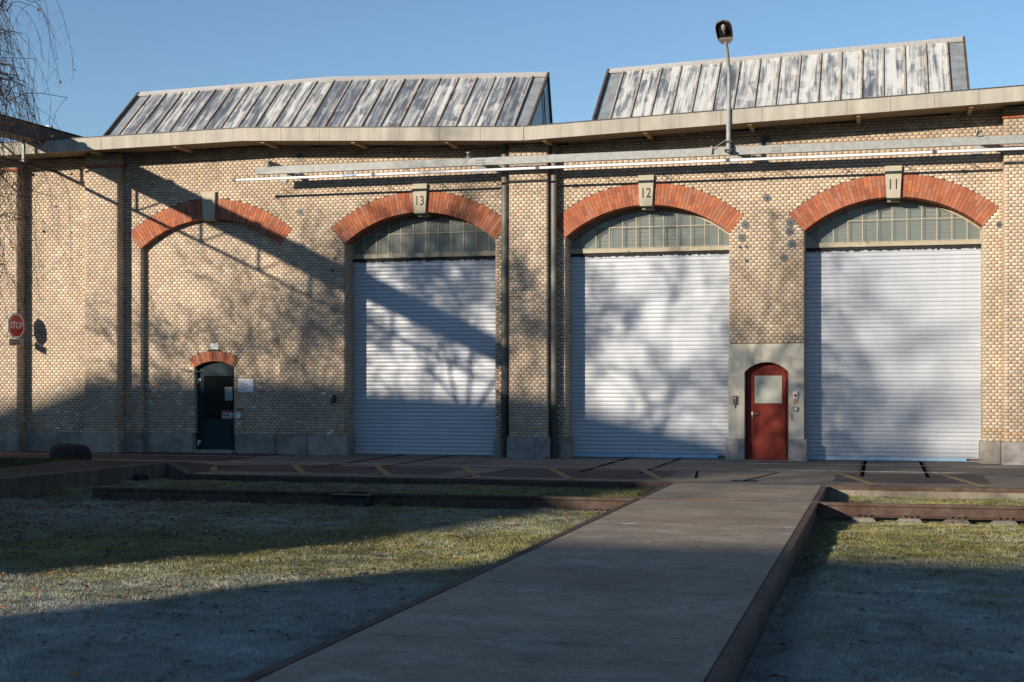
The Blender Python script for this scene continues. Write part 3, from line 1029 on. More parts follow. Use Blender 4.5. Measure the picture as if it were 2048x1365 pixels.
# ---- sawtooth roof lanterns
def lantern(xa, xb, ridge, ridge_y, npan, phase):
    """ridge: list of (x, z)"""
    def rz(x):
        for (a, za), (b, zb) in zip(ridge, ridge[1:]):
            if x <= b + 1e-6:
                return za + (zb - za) * (x - a) / (b - a)
        return ridge[-1][1]
    slope = 1.84 / 2.2
    run = 2.85
    core = MB()
    def S(x, t, lift=0.):                     # point on the slope, t metres (in plan) below the ridge
        return Vector((x, ridge_y - t, rz(x) - slope * t)) + Vector((0, -slope, 1)).normalized() * lift
    xs = [xa] + [x for x, _ in ridge[1:-1]] + [xb]
    for p, q in zip(xs, xs[1:]):
        core.poly([S(p, run, -.03), S(q, run, -.03), S(q, 0, -.03), S(p, 0, -.03)])
        core.poly([(p, ridge_y, rz(p) - .03), (q, ridge_y, rz(q) - .03), (q, ridge_y + .85, 8.2), (p, ridge_y + .85, 8.2)])
    for x in (xa + .06, xb - .06):
        core.poly([S(x, run, -.04), S(x, 0, -.04), (x, ridge_y + .85, 8.2)])
    part = core.build('roof_lantern', M_FLASH, depot)
    w = (xb - xa - .9) / npan
    for k in range(npan):
        x0, x1 = xa + .45 + k * w, xa + .45 + (k + 1) * w
        m = MB()
        for t0, t1 in ((0.02, run),):
            j = .012
            m.raw([S(x0 + j, t1), S(x1 - j, t1), S(x1 - j, t0), S(x0 + j, t0),
                   S(x0 + j, t1, -.02), S(x1 - j, t1, -.02), S(x1 - j, t0, -.02), S(x0 + j, t0, -.02)],
                  [(0, 1, 2, 3), (4, 0, 3, 7), (1, 5, 6, 2), (4, 5, 1, 0)])
        m.build('zinc_panel', M_ZINC2 if phase else M_ZINC, part, loc=S((x0 + x1) / 2, run / 2))
    for k in range(npan + 1):
        x0 = xa + .45 + k * w
        m = MB()
        s = .021
        m.raw([S(x0 - s, run), S(x0 + s, run), S(x0 + s, .14), S(x0 - s, .14), S(x0 - s, run, .045), S(x0 + s, run, .045), S(x0 + s, .14, .045), S(x0 - s, .14, .045)],
              [(4, 5, 6, 7), (0, 4, 7, 3), (1, 2, 6, 5), (0, 1, 5, 4)])
        m.build('seam_strip', M_SEAM, part)
    for p, q in zip(xs, xs[1:]):
        n = max(1, int(abs(q - p) / 2.2))
        for k in range(n):
            a, b = p + (q - p) * k / n + .003, p + (q - p) * (k + 1) / n - .003
            m = MB()
            vs_ = []
            for x in (a, b):
                vs_ += [S(x, .13, .055), S(x, .13, .0), (x, ridge_y + .05, rz(x) - .02), (x, ridge_y + .05, rz(x) + .07)]
            m.raw(vs_, [(0, 4, 5, 1), (0, 3, 7, 4), (3, 2, 6, 7), (0, 1, 2, 3), (4, 7, 6, 5)])
            fix_normals(m.build('ridge_cap', M_RIDGE, part))
    for x, s in ((xa, -1), (xb, 1)):          # framed triangular ends
        m = MB()
        m.tube([S(x, run, .03), S(x, 0, .03)], .045, 4)
        m.build('end_frame', M_RUST, part)
        m = MB()
        m.tube([(x, ridge_y, rz(x)), (x, ridge_y + .85, 8.2)], .03, 4)
        m.tube([(x + s * .01, ridge_y - .62, rz(x) - .62), (x + s * .01, ridge_y - .2, 8.3)], .02, 4)
        m.build('end_frame', M_DKSTEEL, part)
        m = MB()
        m.poly([S(x - s * .02, run, 0), S(x - s * .02, 0, 0), (x - s * .02, ridge_y + .85, 8.2)])
        m.build('end_pane', M_PANE, part)
    return part


lantern(-13.28, -.14, [(-13.28, 10.95), (-6.9, 11.08), (-.14, 10.84)], 4.7, 22, 0)
lantern(1.62, 11.3, [(1.62, 10.83), (11.3, 11.15)], 4.7, 16, 3)

# ---- roller shutters with fanlights
SL_N = 50
SL_P = (5.19 - .10) / SL_N
SHW = HALF - .01
prof = []
for k in range(7):
    t = k / 6
    prof.append((-.004 - .0075 * math.sin(math.pi * (t * .86 + .08)) , .004 + t * (SL_P - .008)))
sm = MB()
vs_ = []
for (y, z) in prof + [(.010, SL_P - .003), (.010, -.001)]:
    vs_ += [(-SHW, y, z), (SHW, y, z)]
npf = len(prof) + 2
sm.raw(vs_, [(2 * k, 2 * k + 1, 2 * k + 3, 2 * k + 2) for k in range(npf - 1)])
SLAT = sm.mesh('slat', M_SLAT, smooth=True, angle=50)
for i, c in enumerate(DOOR_C):
    SY = REV - .02
    core = MB(); core.box(c - HALF, c + HALF, SY + .012, SY + .03, .0, 5.25)
    sh = core.build('roller_shutter', M_BLACK, depot, loc=(c, SY, 0))
    sh['label'] = 'grey slatted roller shutter below keystone ' + KEYTXT[i + 1]
    for k in range(SL_N):
        link('slat', SLAT, sh, loc=(c, SY + random.uniform(-.0015, .0015), .10 + k * SL_P), rot=(0, random.uniform(-.0004, .0004), random.uniform(-.0006, .0006)))
    m = MB(); m.bbox(c - SHW, c + SHW, SY - .02, SY + .011, .012, .098, .004)
    m.build('bottom_bar', M_FILM if i else M_BAR, sh)
    m = MB(); m.box(c - SHW, c + SHW, SY - .012, SY + .011, 0.002, .012); m.build('seal', M_BLACK, sh)
    bw = .31 if i else .2
    m = MB(); m.box(c + SHW - .02 - bw, c + SHW - .02, SY - .0235, SY - .0205, .03, .085)
    bd = m.build('badge', M_NAVY, sh)
    text('HÖRMANN', .036 if i else .024, bd, 'lettering', M_ORANGE, (c + SHW - .02 - bw / 2, SY - .025, .058), sx=1.05, bold=.001)
    # ragged brush strip and lintel
    m = MB()
    x = c - HALF
    while x < c + HALF - .03:
        wv = random.uniform(.02, .06)
        m.box(x, min(x + wv, c + HALF - .01), SY - .035, SY - .022, 5.135 + random.uniform(-.012, .025), 5.235)
        x += wv
    m.build('brush_strip', M_BLACK, sh)
    fan = MB()
    fan.box(c - HALF, c + HALF, SY - .075, SY + .03, 5.235, 5.335)
    fan.box(c - HALF, c + HALF, SY - .085, SY - .06, 5.335, 5.352)
    fan = fan.build('fanlight', M_KHAKI, depot, loc=(c, SY, 5.3))
    def arc(x, r=R_I):
        return Z_C + math.sqrt(max(0, r * r - (x - c) ** 2))
    # frame along the arch and the jambs
    m = MB()
    nseg = 28
    am = math.asin((HALF - .0) / R_I)
    pp = [(c + (R_I - .002) * math.sin(-am + 2 * am * k / nseg), Z_C + (R_I - .002) * math.cos(-am + 2 * am * k / nseg)) for k in range(nseg + 1)]
    qq = [(c + (R_I - .045) * math.sin(-am + 2 * am * k / nseg), Z_C + (R_I - .045) * math.cos(-am + 2 * am * k / nseg)) for k in range(nseg + 1)]
    for k in range(nseg):
        ring = [pp[k], pp[k + 1], qq[k + 1], qq[k]]
        m.prism(ring, SY - .05, SY + .0)
    m.box(c - HALF, c - HALF + .04, SY - .05, SY, 5.352, 5.60); m.box(c + HALF - .04, c + HALF, SY - .05, SY, 5.352, 5.60)
    fix_normals(m.build('arched_frame', M_KHAKI, fan))
    for k in range(-5, 6):
        x = c + k * .348
        m = MB(); m.box(x - .013, x + .013, SY - .045, SY - .005, 5.352, arc(abs(x - c) + c, R_I - .02))
        m.build('glazing_bar', M_KHAKI, fan)
    hx = math.sqrt((R_I - .02) ** 2 - (5.875 - Z_C) ** 2)
    m = MB(); m.box(c - hx, c + hx, SY - .047, SY - .007, 5.864, 5.886); m.build('glazing_bar', M_KHAKI, fan)
    for k in range(-6, 6):
        x0, x1 = c + k * .348 + .006, c + (k + 1) * .348 - .006
        x0, x1 = max(x0, c - HALF + .02), min(x1, c + HALF - .02)
        if x1 <= x0:
            continue
        for z0, z1 in ((5.35, 5.87), (5.88, 6.4)):
            xs = np.linspace(x0, x1, 6)
            tops = [min(z1, arc(x, R_I - .02)) for x in xs]
            if max(tops) <= z0 + .02:
                continue
            m = MB()
            pts = [(x0, SY - .025, z0), (x1, SY - .025, z0)]
            keep = [(x, t) for x, t in zip(xs, tops) if t > z0 + .003]
            if keep[0][0] > x0 + 1e-4: pts[0] = (keep[0][0] - .03, SY - .025, z0)
            if keep[-1][0] < x1 - 1e-4: pts[1] = (keep[-1][0] + .03, SY - .025, z0)
            tl = random.uniform(-.007, .007)
            m.poly(pts + [(x, SY - .025 + tl * ((t > z0 + .3) * 2 - 1), t) for x, t in keep[::-1]])
            m.build('pane', M_PANE, fan)
    m = MB()
    z = 5.25
    while z < 6.45:                            # slatted board behind the glass
        m.box(c - HALF, c + HALF, SY + .09, SY + .11, z, z + .082)
        z += .1
    m.box(c - HALF, c + HALF, SY + .115, SY + .12, 5.2, 6.5)
    m.build('slatted_board', M_BOARD, fan)

# ---- drainpipes
for x, dark in ((-.142, 1.55), (1.148, 1.3)):
    m = MB(); m.tube([(x, -.2, dark), (x, -.2, 8.0)], .082, 16)
    dp = m.build('drainpipe', M_PIPE, depot, smooth=True, loc=(x, -.2, 0))
    m = MB(); m.tube([(x, -.2, -.01), (x, -.2, dark + .02)], .093, 16); m.build('cast_iron_foot', M_IRON, dp, smooth=True)
    for z in (dark, .72):
        m = MB(); m.tube([(x, -.2, z - .05), (x, -.2, z + .06)], .108, 16); m.build('collar', M_IRON, dp, smooth=True)
    for z in (2.9, 4.6, 6.45, 6.95):
        m = MB(); m.tube([(x, -.2, z - .02), (x, -.2, z + .02)], .090, 16); m.box(x - .012, x + .012, -.12, 0, z - .012, z + .012)
        m.build('pipe_clamp', M_GALV if z > 6.9 else M_PIPE, dp, smooth=True)

# ---- red door in its sandstone surround
XM = 6.4415
sd = MB(); sd.box(5.53, 5.90, .004, .32, ZB, 2.86); sd.box(6.985, 7.335, .004, .32, ZB, 2.86); sd.box(5.90, 6.985, .004, .32, 2.44, 2.86)
surround = sd.build('door_surround', M_MORTAR, depot)
DH, DZ0, DR = .532, 2.166, (.532 ** 2 + .245 ** 2) / (2 * .245)
DZC = 2.411 - DR


def darc(x):
    return DZC + math.sqrt(max(0, DR * DR - (x - XM) ** 2))


def stone(poly):
    cx = sum(p[0] for p in poly) / len(poly); cz = sum(p[1] for p in poly) / len(poly)
    q = []
    for x, z in poly:
        d = math.hypot(x - cx, z - cz)
        q.append((x + (cx - x) / d * .0035, z + (cz - z) / d * .0035))
    m = MB(); m.prism(q, -.022, .31)
    o = m.build('stone', M_STONE, surround, loc=(cx, 0, cz))
    fix_normals(o)


def mir(poly):
    return [(2 * XM - x - .0, z) for x, z in poly][::-1]


L1 = [(5.519, .53), (5.91, .53), (5.91, 2.05), (5.519, 2.05)]
L2 = [(5.519, 2.05), (5.91, 2.05), (5.91, DZ0), (5.945, darc(5.945)), (5.80, 2.48), (5.519, 2.48)]
L3 = [(5.519, 2.48), (5.80, 2.48), (5.945, darc(5.945)), (6.03, darc(6.03)), (6.13, darc(6.13)), (5.92, 2.87), (5.519, 2.87)]
L4 = [(5.92, 2.87), (6.13, darc(6.13)), (6.22, darc(6.22)), (6.325, darc(6.325)), (6.285, 2.87)]
for p in (L1, L2, L3, L4):
    stone(p)
    q = mir(p)
    stone([(min(x, 7.344) if x > 7.3 else x, z) for x, z in q])
stone([(6.285, 2.87), (6.325, darc(6.325)), (XM, darc(XM)), (2 * XM - 6.325, darc(6.325)), (2 * XM - 6.285, 2.87)])
DY = .24
nA = 14
arcp = [(XM + DH * (1 - 2 * k / nA), darc(XM + DH * (1 - 2 * k / nA))) for k in range(nA + 1)]
m = MB(); m.prism([(XM - DH, 0.0), (XM + DH, 0.0)] + arcp, DY, DY + .05)
rd = fix_normals(m.build('red_door', M_REDFRAME, depot, loc=(XM, DY, 0)))
x0, x1 = XM - DH + .05, XM + DH - .09
arc2 = [(x, darc(x) - .03) for x in np.linspace(x1, x0, 12)]
m = MB(); m.prism([(x0, .02), (x1, .02)] + arc2, DY - .03, DY + .004)
fix_normals(m.build('door_leaf', M_REDDOOR, rd))
m = MB(); m.bbox(6.14, 6.80, DY - .036, DY - .028, 1.405, 2.085, .002); m.build('sheet_panel', M_SHEET, rd)
m = MB()
m.tube([(6.085, DY - .03, 1.145), (6.085, DY - .085, 1.145), (6.22, DY - .09, 1.145)], .011, 8)
m.bbox(6.07, 6.10, DY - .036, DY - .028, 1.04, 1.19, .003)
m.build('door_handle', M_STEEL, rd, smooth=True)
for z in (.24, 1.9):
    m = MB(); m.tube([(x1 + .012, DY - .035, z - .09), (x1 + .012, DY - .035, z + .11)], .013, 8); m.build('hinge', M_IRON, rd)
m = MB(); m.box(XM - DH, XM + DH, -.02, .3, -.03, .012); m.build('threshold', M_PLINTH, rd)
m = MB(); m.tube([(6.24, DY - .034, 1.0), (6.24, DY - .0295, 1.0)], .0001, 4); 

# ---- small dark door in the blind arch
Y0 = NICHE_Y + .14
sarc = lambda x, d=0.: SD_ZC + math.sqrt(max(0, (SD_RI - d) ** 2 - (x - SD_C) ** 2))
pts = [(SD_C - SD_H, .085), (SD_C + SD_H, .085)] + [(x, sarc(x)) for x in np.linspace(SD_C + SD_H, SD_C - SD_H, 14)]
m = MB()
W0, W1 = SD_C - SD_H, SD_C + SD_H
m.prism([(W0, .085), (W0 + .13, .085), (W0 + .13, 2.1), (W0, 2.1)], Y0, Y0 + .06)
m.prism([(W1 - .11, .085), (W1, .085), (W1, 2.1), (W1 - .11, 2.1)], Y0, Y0 + .06)
m.prism([(W0, 2.101), (W1, 2.101)] + [(x, sarc(x)) for x in np.linspace(W1, W0, 14)], Y0, Y0 + .06)
kd = fix_normals(m.build('dark_door', M_DKDOOR, depot, loc=(SD_C, Y0, 0)))
m = MB()
m.box(W0 + .131, W1 - .111, Y0 + .01, Y0 + .05, .09, .92)
m.box(W0 + .131, W0 + .20, Y0 + .01, Y0 + .05, .921, 2.099)
m.build('door_leaf', M_DKDOOR, kd)
m = MB(); m.bbox(W0 + .22, W1 - .17, Y0 - .004, Y0 + .012, .2, .78, .006); m.build('lower_panel', M_DKDOOR, kd)
m = MB(); m.box(W0 + .20, W1 - .111, Y0 + .022, Y0 + .028, .92, 2.1); m.build('glass_pane', M_DARKGLASS, kd)
m = MB(); m.box(W0 - .1, W1 + .1, Y0 + .5, Y0 + .52, .0, 2.45); m.build('dark_interior', M_BLACK, kd)
m = MB(); m.box(W1 - .36, W1 - .135, Y0 + .014, Y0 + .0215, 1.43, 1.80); m.build('pale_notice', mat('pale_notice', (.20, .26, .27), .5, noise=(10, .05)), kd)
m = MB(); m.box(W1 - .45, W1 - .125, Y0 + .013, Y0 + .0212, .905, 1.155)
nt_ = m.build('safety_notice', mat('notice_red', (.26, .04, .03), .5), kd)
m = MB(); m.box(W1 - .445, W1 - .13, Y0 + .010, Y0 + .0125, .955, 1.09); m.build('notice_band', mat('notice_pale', (.36, .44, .43), .5), nt_)
for k in range(2):
    m = MB(); m.tube([(W1 - .385 + k * .105, Y0 + .0075, 1.022), (W1 - .385 + k * .105, Y0 + .0098, 1.022)], .036, 14); m.build('notice_symbol', M_INK, nt_)
m = MB()
m.tube([(W1 - .06, Y0, 1.05), (W1 - .06, Y0 - .05, 1.05), (W1 - .17, Y0 - .055, 1.05)], .010, 8)
m.bbox(W1 - .08, W1 - .04, Y0 - .006, Y0 + .004, .92, 1.10, .002)
m.build('door_handle', M_STEEL, kd, smooth=True)
for z in (.27, 1.97):
    m = MB(); m.box(W0 + .025, W0 + .055, Y0 - .012, Y0 + .002, z - .07, z + .07); m.box(W0 + .055, W0 + .11, Y0 - .012, Y0 + .002, z, z + .06)
    m.build('hinge', M_WHITE, kd)
m = MB()
m.tube([(W0 - .42, NICHE_Y - .14, 2.30), (W0 - .2, NICHE_Y - .11, 2.25), (W0 + .12, NICHE_Y + .06, 2.22)], .013, 6)
m.tube([(W0 - .42, NICHE_Y - .14, 2.30), (W0 - .42, NICHE_Y + .0, 2.31)], .013, 6)
m.build('hold_open_arm', M_STEEL, kd)

# ---- round anchor discs on the brickwork
for x, z, r in ((-5.85, 6.48, .085), (-5.86, 7.93, .115), (5.93, 5.79, .10), (5.85, 5.474, .10), (7.02, 5.81, .10), (7.0, 5.59, .10), (7.045, 5.296, .10),
                (6.865, 4.96, .10), (6.456, 6.425, .095), (6.432, 7.858, .13), (5.96, 4.906, .05), (5.80, 5.25, .045), (5.95, 5.25, .045), (11.84, 5.62, .07), (-4.85, 5.22, .05), (-4.9, 4.9, .035)):
    m = MB()
    m.tube([(x, .0, z), (x, -.022, z)], r, 20)
    d = m.build('anchor_disc', M_DISC, depot, loc=(x, 0, z))
    m = MB(); m.tube([(x, -.022, z), (x, -.045, z)], min(.022, r * .4), 6); m.build('bolt', M_IRON, d)

# ------------------------------------------------------------------ things on the facade
# galvanised beam on cantilever arms
BY = -1.0
beam = thing('steel_beam', (-6.65, BY, 7.36), 'long galvanised steel channel beam on wall arms under the eaves', 'beam')
seg = [(-6.655, -.45), (-.445, 6.85), (6.855, 13.9), (13.905, 20.5)]
for a, b in seg:
    m = MB()
    m.prism([(BY, 7.36), (BY + .10, 7.36), (BY + .10, 7.372), (BY + .012, 7.372), (BY + .012, 7.538), (BY + .10, 7.538), (BY + .10, 7.55), (BY, 7.55)], a, b, axis='x')
    fix_normals(m.build('channel_section', M_GALV, beam))
for x in (-.45, 6.85):
    m = MB()
    m.box(x - .28, x + .28, BY + .013, BY + .022, 7.40, 7.52)
    for dx in (-.20, -.14, -.07, -.02):
        for z in (7.415, 7.485):
            m.tube([(x + dx, BY - .014, z), (x + dx, BY + .002, z)], .013, 6)
    m.build('splice_bolts', M_DKSTEEL, beam)
for x in (-6.3, -.87, 5.66, 11.35, 16.5):
    m = MB()
    zz = 7.552
    m.box(x - .05, x + .05, BY - .05, .0, zz, zz + .014)
    m.box(x - .007, x + .007, BY - .05, .0, zz + .014, zz + .13)
    m.box(x - .05, x + .05, BY - .05, .0, zz + .13, zz + .144)
    arm = m.build('wall_arm', M_GALV, beam)
    m = MB(); m.bbox(x - .10, x + .10, -.026, -.001, 7.25, 7.75, .006); m.build('wall_plate', M_GALV, arm)
    for dx in (-.07, .07):
        for z in (7.29, 7.71):
            m = MB(); m.tube([(x + dx, -.055, z), (x + dx, -.02, z)], .016, 6); m.build('bolt', M_IRON, arm)
    for dx in (-.06, .06):
        m = MB(); m.tube([(x + dx, BY + .03, 7.50), (x + dx, BY + .03, zz + .06)], .014, 6); m.build('clamp', M_DKSTEEL, arm)

# white conductor rail hung below it
cr = thing('conductor_rail', (-7.27, -1.15, 7.2), 'slim white conductor rail with blue label below the galvanised beam', 'rail')
CRY = -1.15
xs_ = [-7.22, -3.35, .95, 5.62, 10.35, 15.0, 20.3]
for k, (a, b) in enumerate(zip(xs_, xs_[1:])):
    m = MB(); m.bbox(a + .045, b - .045, CRY, CRY + .05, 7.185, 7.245, .006); m.build('white_section', M_WHITEPVC, cr)
for k, x in enumerate(xs_[:-1]):
    m = MB(); m.bbox(x - .05, x + .05, CRY - .008, CRY + .058, 7.172, 7.256, .006); m.build('end_cap' if k == 0 else 'joint_cover', M_DARKPL, cr)
x = -6.9
while x < 20:
    m = MB()
    for dx in (-.06, .06):
        m.box(x + dx - .004, x + dx + .004, CRY + .02, CRY + .034, 7.246, 7.31)
    m.box(x - .07, x + .07, CRY + .02, CRY + .034, 7.31, 7.318)
    m.box(x - .01, x + .01, CRY + .022, CRY + .25, 7.318, 7.33); m.box(x - .01, x + .01, CRY + .24, CRY + .25, 7.318, 7.36)
    m.build('hanger', M_GALV, cr)
    x += 1.46
m = MB(); m.box(-4.18, -3.82, CRY - .0045, CRY - .001, 7.192, 7.238)
lb = m.build('blue_label', M_BLUE, cr)
text('VAHLE', .045, lb, 'lettering', M_WHITE, (-4.02, CRY - .006, 7.215), sx=1.5, bold=.001)

# lamp on a bent pole
lp = thing('wall_lamp', (5.64, -1.12, 7.4), 'old street lamp on a bent pole rising above the eaves', 'lamp')
LX, LY = 5.64, -1.14
m = MB()
path = [(LX, LY, 7.40), (LX, LY, 8.2), (LX + .01, LY, 9.0), (LX + .015, LY - .01, 9.25), (LX + .005, LY - .06, 9.45), (LX - .01, LY - .2, 9.72), (LX - .025, LY - .36, 9.95)]
m.tube(path, [.058, .055, .05, .047, .045, .043, .042], 12)
m.build('pole', M_GALV, lp, smooth=True)
for z in (7.42, 7.62):
    m = MB(); m.box(LX - .09, LX + .09, LY - .07, LY + .16, z, z + .05)
    for dx in (-.075, .075):
        m.tube([(LX + dx, LY - .11, z + .025), (LX + dx, LY + .16, z + .025)], .012, 6)
    m.build('clamp', M_DKSTEEL, lp)
m = MB(); m.tube([(LX - .42, -1.03, 7.5), (LX - .03, LY, 7.72)], .008, 6); m.box(LX - .44, LX - .40, -1.06, -1.02, 7.40, 7.58); m.build('stay_rod', M_GALV, lp)
# head: a shell of rings along its axis, open below
ax = Vector((-.05, -.62, .60)).normalized()
side = Vector((1, -.05, 0)); side = (side - ax * side.dot(ax)).normalized()
upv = side.cross(ax)
if upv.z < 0: upv = -upv
h0 = Vector((LX - .022, LY - .33, 9.90))
m = MB()
LEN = .66
rings = []
NR, NA = 10, 20
for k in range(NR + 1):
    t = k / NR
    wd = .205 * (max(0.0, 1 - (abs(t - .50) / .5) ** 3.4)) ** .5 * (1 - .10 * (1 - t)) + .004
    hg = .15 * (max(0.0, 1 - (abs(t - .48) / .52) ** 2.6)) ** .5 + .01
    rr = []
    for j in range(NA):
        a = math.pi * j / (NA - 1)              # half shell above the rim
        rr.append(h0 + ax * (LEN * t) + side * (wd * math.cos(a)) + upv * (hg * math.sin(a)))
    rings.append(rr)
for k in range(NR):
    for j in range(NA - 1):
        m.poly([rings[k][j], rings[k + 1][j], rings[k + 1][j + 1], rings[k][j + 1]])
hd = m.build('lamp_head', M_LAMPCASE, lp, smooth=True)
bm_ = bmesh.new(); bm_.from_mesh(hd.data); bmesh.ops.remove_doubles(bm_, verts=bm_.verts, dist=.0015); bm_.to_mesh(hd.data); bm_.free()
m = MB()
rim = [r[0] for r in rings] + [r[-1] for r in rings[::-1]]
inner = [h0 + ax * LEN * .57 + (p - (h0 + ax * LEN * .57)) * .93 - upv * .002 for p in rim]
n = len(rim)
for k in range(n):
    m.poly([rim[k], rim[(k + 1) % n], inner[(k + 1) % n], inner[k]])
gear = [p - upv * .003 for p in inner if (p - h0).dot(ax) < LEN * .27]
m.build('rim', M_LAMPCASE, hd)
m = MB()
tcut = LEN * .24
cen = h0 + ax * LEN * .55
m.poly([p + upv * .05 for p in inner])
m.build('reflector', M_LAMPIN, hd)
m = MB()
w0 = .185
m.raw([h0 + ax * .02 + side * w0 * .55 - upv * .004, h0 + ax * .02 - side * w0 * .55 - upv * .004, h0 + ax * tcut - side * w0 - upv * .004, h0 + ax * tcut + side * w0 - upv * .004,
       h0 + ax * tcut - side * w0 + upv * .05, h0 + ax * tcut + side * w0 + upv * .05], [(0, 1, 2, 3), (3, 2, 4, 5)])
m.build('gear_cover', M_LAMPCASE, hd)
m = MB()
bc = h0 + ax * (LEN * .46) + upv * .0
prof_b = [(0, .022), (.05, .03), (.10, .05), (.15, .058), (.20, .048), (.235, .02), (.24, .002)]
m.tube([bc + ax * t for t, _ in prof_b], [r for _, r in prof_b], 12)
m.build('bulb', M_BULB, hd, smooth=True)

# stop sign fixed to the flank of the left pilaster, facing along the wall
SN = Vector((math.cos(math.radians(-4)), math.sin(math.radians(-4)), 0))    # outward normal of the sign
SH_ = Vector((-SN.y, SN.x, 0))                                               # horizontal direction in the sign's plane
SC = Vector((-14.06, -.60, 3.50))
st = thing('stop_sign', SC, 'red octagonal STOP sign with grey plate below, beside the leftmost pilaster', 'sign')


def splate(pts, d0, d1, name, mm, parent, lab=None):
    m = MB()
    n = len(pts)
    vs_ = [SC + SH_ * a + Vector((0, 0, b)) + SN * d for d in (d0, d1) for a, b in pts]
    m.raw(vs_, [tuple(range(n))[::-1], tuple(range(n, 2 * n))] + [(i, (i + 1) % n, n + (i + 1) % n, n + i) for i in range(n)])
    return fix_normals(m.build(name, mm, parent))


def octa(r):
    return [(r * math.cos(math.pi / 8 + k * math.pi / 4) / math.cos(math.pi / 8), r * math.sin(math.pi / 8 + k * math.pi / 4) / math.cos(math.pi / 8)) for k in range(8)]


splate(octa(.345), -.03, -.01, 'back_frame', M_GREYPAINT, st)
sp = splate(octa(.33), -.009, 0, 'sign_plate', M_SIGNW, st)
splate(octa(.295), .0005, .003, 'red_field', M_SIGNRED, sp)
text('STOP', .26, sp, 'lettering', M_SIGNW, SC + SN * .0045, rotz=math.atan2(SH_.y, SH_.x), sx=.86, bold=.004)
pl = splate([(-.31, -.555), (.31, -.555), (.31, -.365), (-.31, -.365)], -.012, 0, 'lower_plate', mat('dirty_plate', (.30, .27, .25), .6, noise=(9, .1)), st)
for k, (s_, t_) in enumerate((('Achtung', -.42), ('Rangierbetrieb', -.495))):
    text(s_, .062, pl, 'lettering', M_INK, SC + SN * .002 + Vector((0, 0, t_)), rotz=math.atan2(SH_.y, SH_.x), sx=1.0)
m = MB()
m.tube([SC - SN * .03 + SH_ * .0 + Vector((0, 0, .12)), Vector((-14.19, -.34, 3.62))], .016, 8)
m.tube([SC - SN * .03 + Vector((0, 0, -.15)), Vector((-14.19, -.34, 3.35))], .016, 8)
m.tube([SC - SN * .03 + Vector((0, 0, -.42)), Vector((-14.19, -.34, 3.08))], .016, 8)
m.build('bracket', M_GREYPAINT, st)

# house number plate and information board beside the small door
hp = thing('number_plate', (-8.44, NICHE_Y, 2.9), 'small weathered white number plate above the dark door', 'plate')
m = MB(); m.bbox(-8.56, -8.32, NICHE_Y - .025, NICHE_Y - .010, 2.83, 2.99, .006); pp_ = m.build('plate', M_WHITE, hp)
text('3361', .105, pp_, 'digits', mat('faded_print', (.36, .36, .35), .7), (-8.44, NICHE_Y - .0265, 2.905), sx=.95)
ib = thing('notice_board', (-7.5, NICHE_Y, 1.9), 'white rectangular notice with red logo right of the dark door', 'sign')
m = MB(); m.bbox(-7.72, -7.28, NICHE_Y - .03, NICHE_Y - .01, 1.66, 2.02, .004); bp_ = m.build('board', M_SIGNW, ib)
m = MB(); m.box(-7.69, -7.64, NICHE_Y - .032, NICHE_Y - .0305, 1.962, 1.985); m.build('logo', M_LOGO, bp_)
text('SBB CFF FFS', .026, bp_, 'lettering', M_INK, (-7.63, NICHE_Y - .0315, 1.973), align='LEFT')
for k, s_ in enumerate(('Spedition', 'Eingang Spezialbau', 'Light Maintenance 400', 'Hohlstrasse 400', '8048 Zürich')):
    text(s_, .040, bp_, 'lettering', M_INK, (-7.695, NICHE_Y - .0315, 1.905 - k * .047), align='LEFT', sx=.92)
kb = thing('key_box', (-7.70, NICHE_Y, 1.08), 'small white call box on the brick wall right of the dark door', 'box')
m = MB(); m.bbox(-7.76, -7.64, NICHE_Y - .09, NICHE_Y - .010, .96, 1.12, .008); bx_ = m.build('casing', M_WHITE, kb)
m = MB(); m.box(-7.76, -7.60, NICHE_Y - .12, NICHE_Y - .010, 1.19, 1.205); m.build('rain_hood', M_DKSTEEL, kb)
m = MB(); m.tube([(-7.70, NICHE_Y - .09, 1.08), (-7.70, NICHE_Y - .10, 1.08)], .018, 10); m.build('button', M_LOGO, kb)

# switch boxes beside the red door and the left shutter


def box_thing(name, label, x, z, w, h, d, mm, cat='switch', y=-.022):
    t = thing(name, (x, y, z), label, cat)
    m = MB(); m.bbox(x - w / 2, x + w / 2, y - d, y, z - h / 2, z + h / 2, .008)
    m.build('casing', mm, t)
    return t


t = box_thing('main_switch', 'white switch box with red knob right of the red door', 7.14, 1.61, .11, .17, .07, M_WHITE)
m = MB(); m.tube([(7.14, -.092, 1.60), (7.14, -.115, 1.60)], .035, 14); k_ = m.build('knob', M_LOGO, t, smooth=True)
m = MB(); m.box(7.13, 7.15, -.13, -.115, 1.57, 1.63); m.build('grip', M_LOGO, k_)
m = MB(); m.box(7.10, 7.18, -.03, -.022, 1.38, 1.50); m.tube([(7.16, -.03, 1.50), (7.18, -.06, 1.46), (7.20, -.05, 1.44)], .010, 6)
m.build('cable_gland', mat('brass', (.42, .33, .15), .4, metal=.5), t)
t = box_thing('light_switch', 'small square black and white push button below the white switch box', 7.15, 1.27, .10, .10, .05, M_DARKPL)
m = MB(); m.bbox(7.115, 7.185, -.080, -.0725, 1.235, 1.305, .004); f_ = m.build('rocker', M_WHITE, t)
m = MB(); m.tube([(7.15, -.0805, 1.27), (7.15, -.084, 1.27)], .012, 8); m.build('button', M_INK, f_)
t = thing('wall_hook', (7.05, -.022, 1.07), 'thin bent metal hook right of the red door', 'hook')
m = MB(); m.tube([(7.07, -.02, 1.15), (7.05, -.05, 1.15), (7.05, -.05, 1.02), (7.07, -.045, 1.0)], .006, 6); m.build('hook', M_IRON, t)
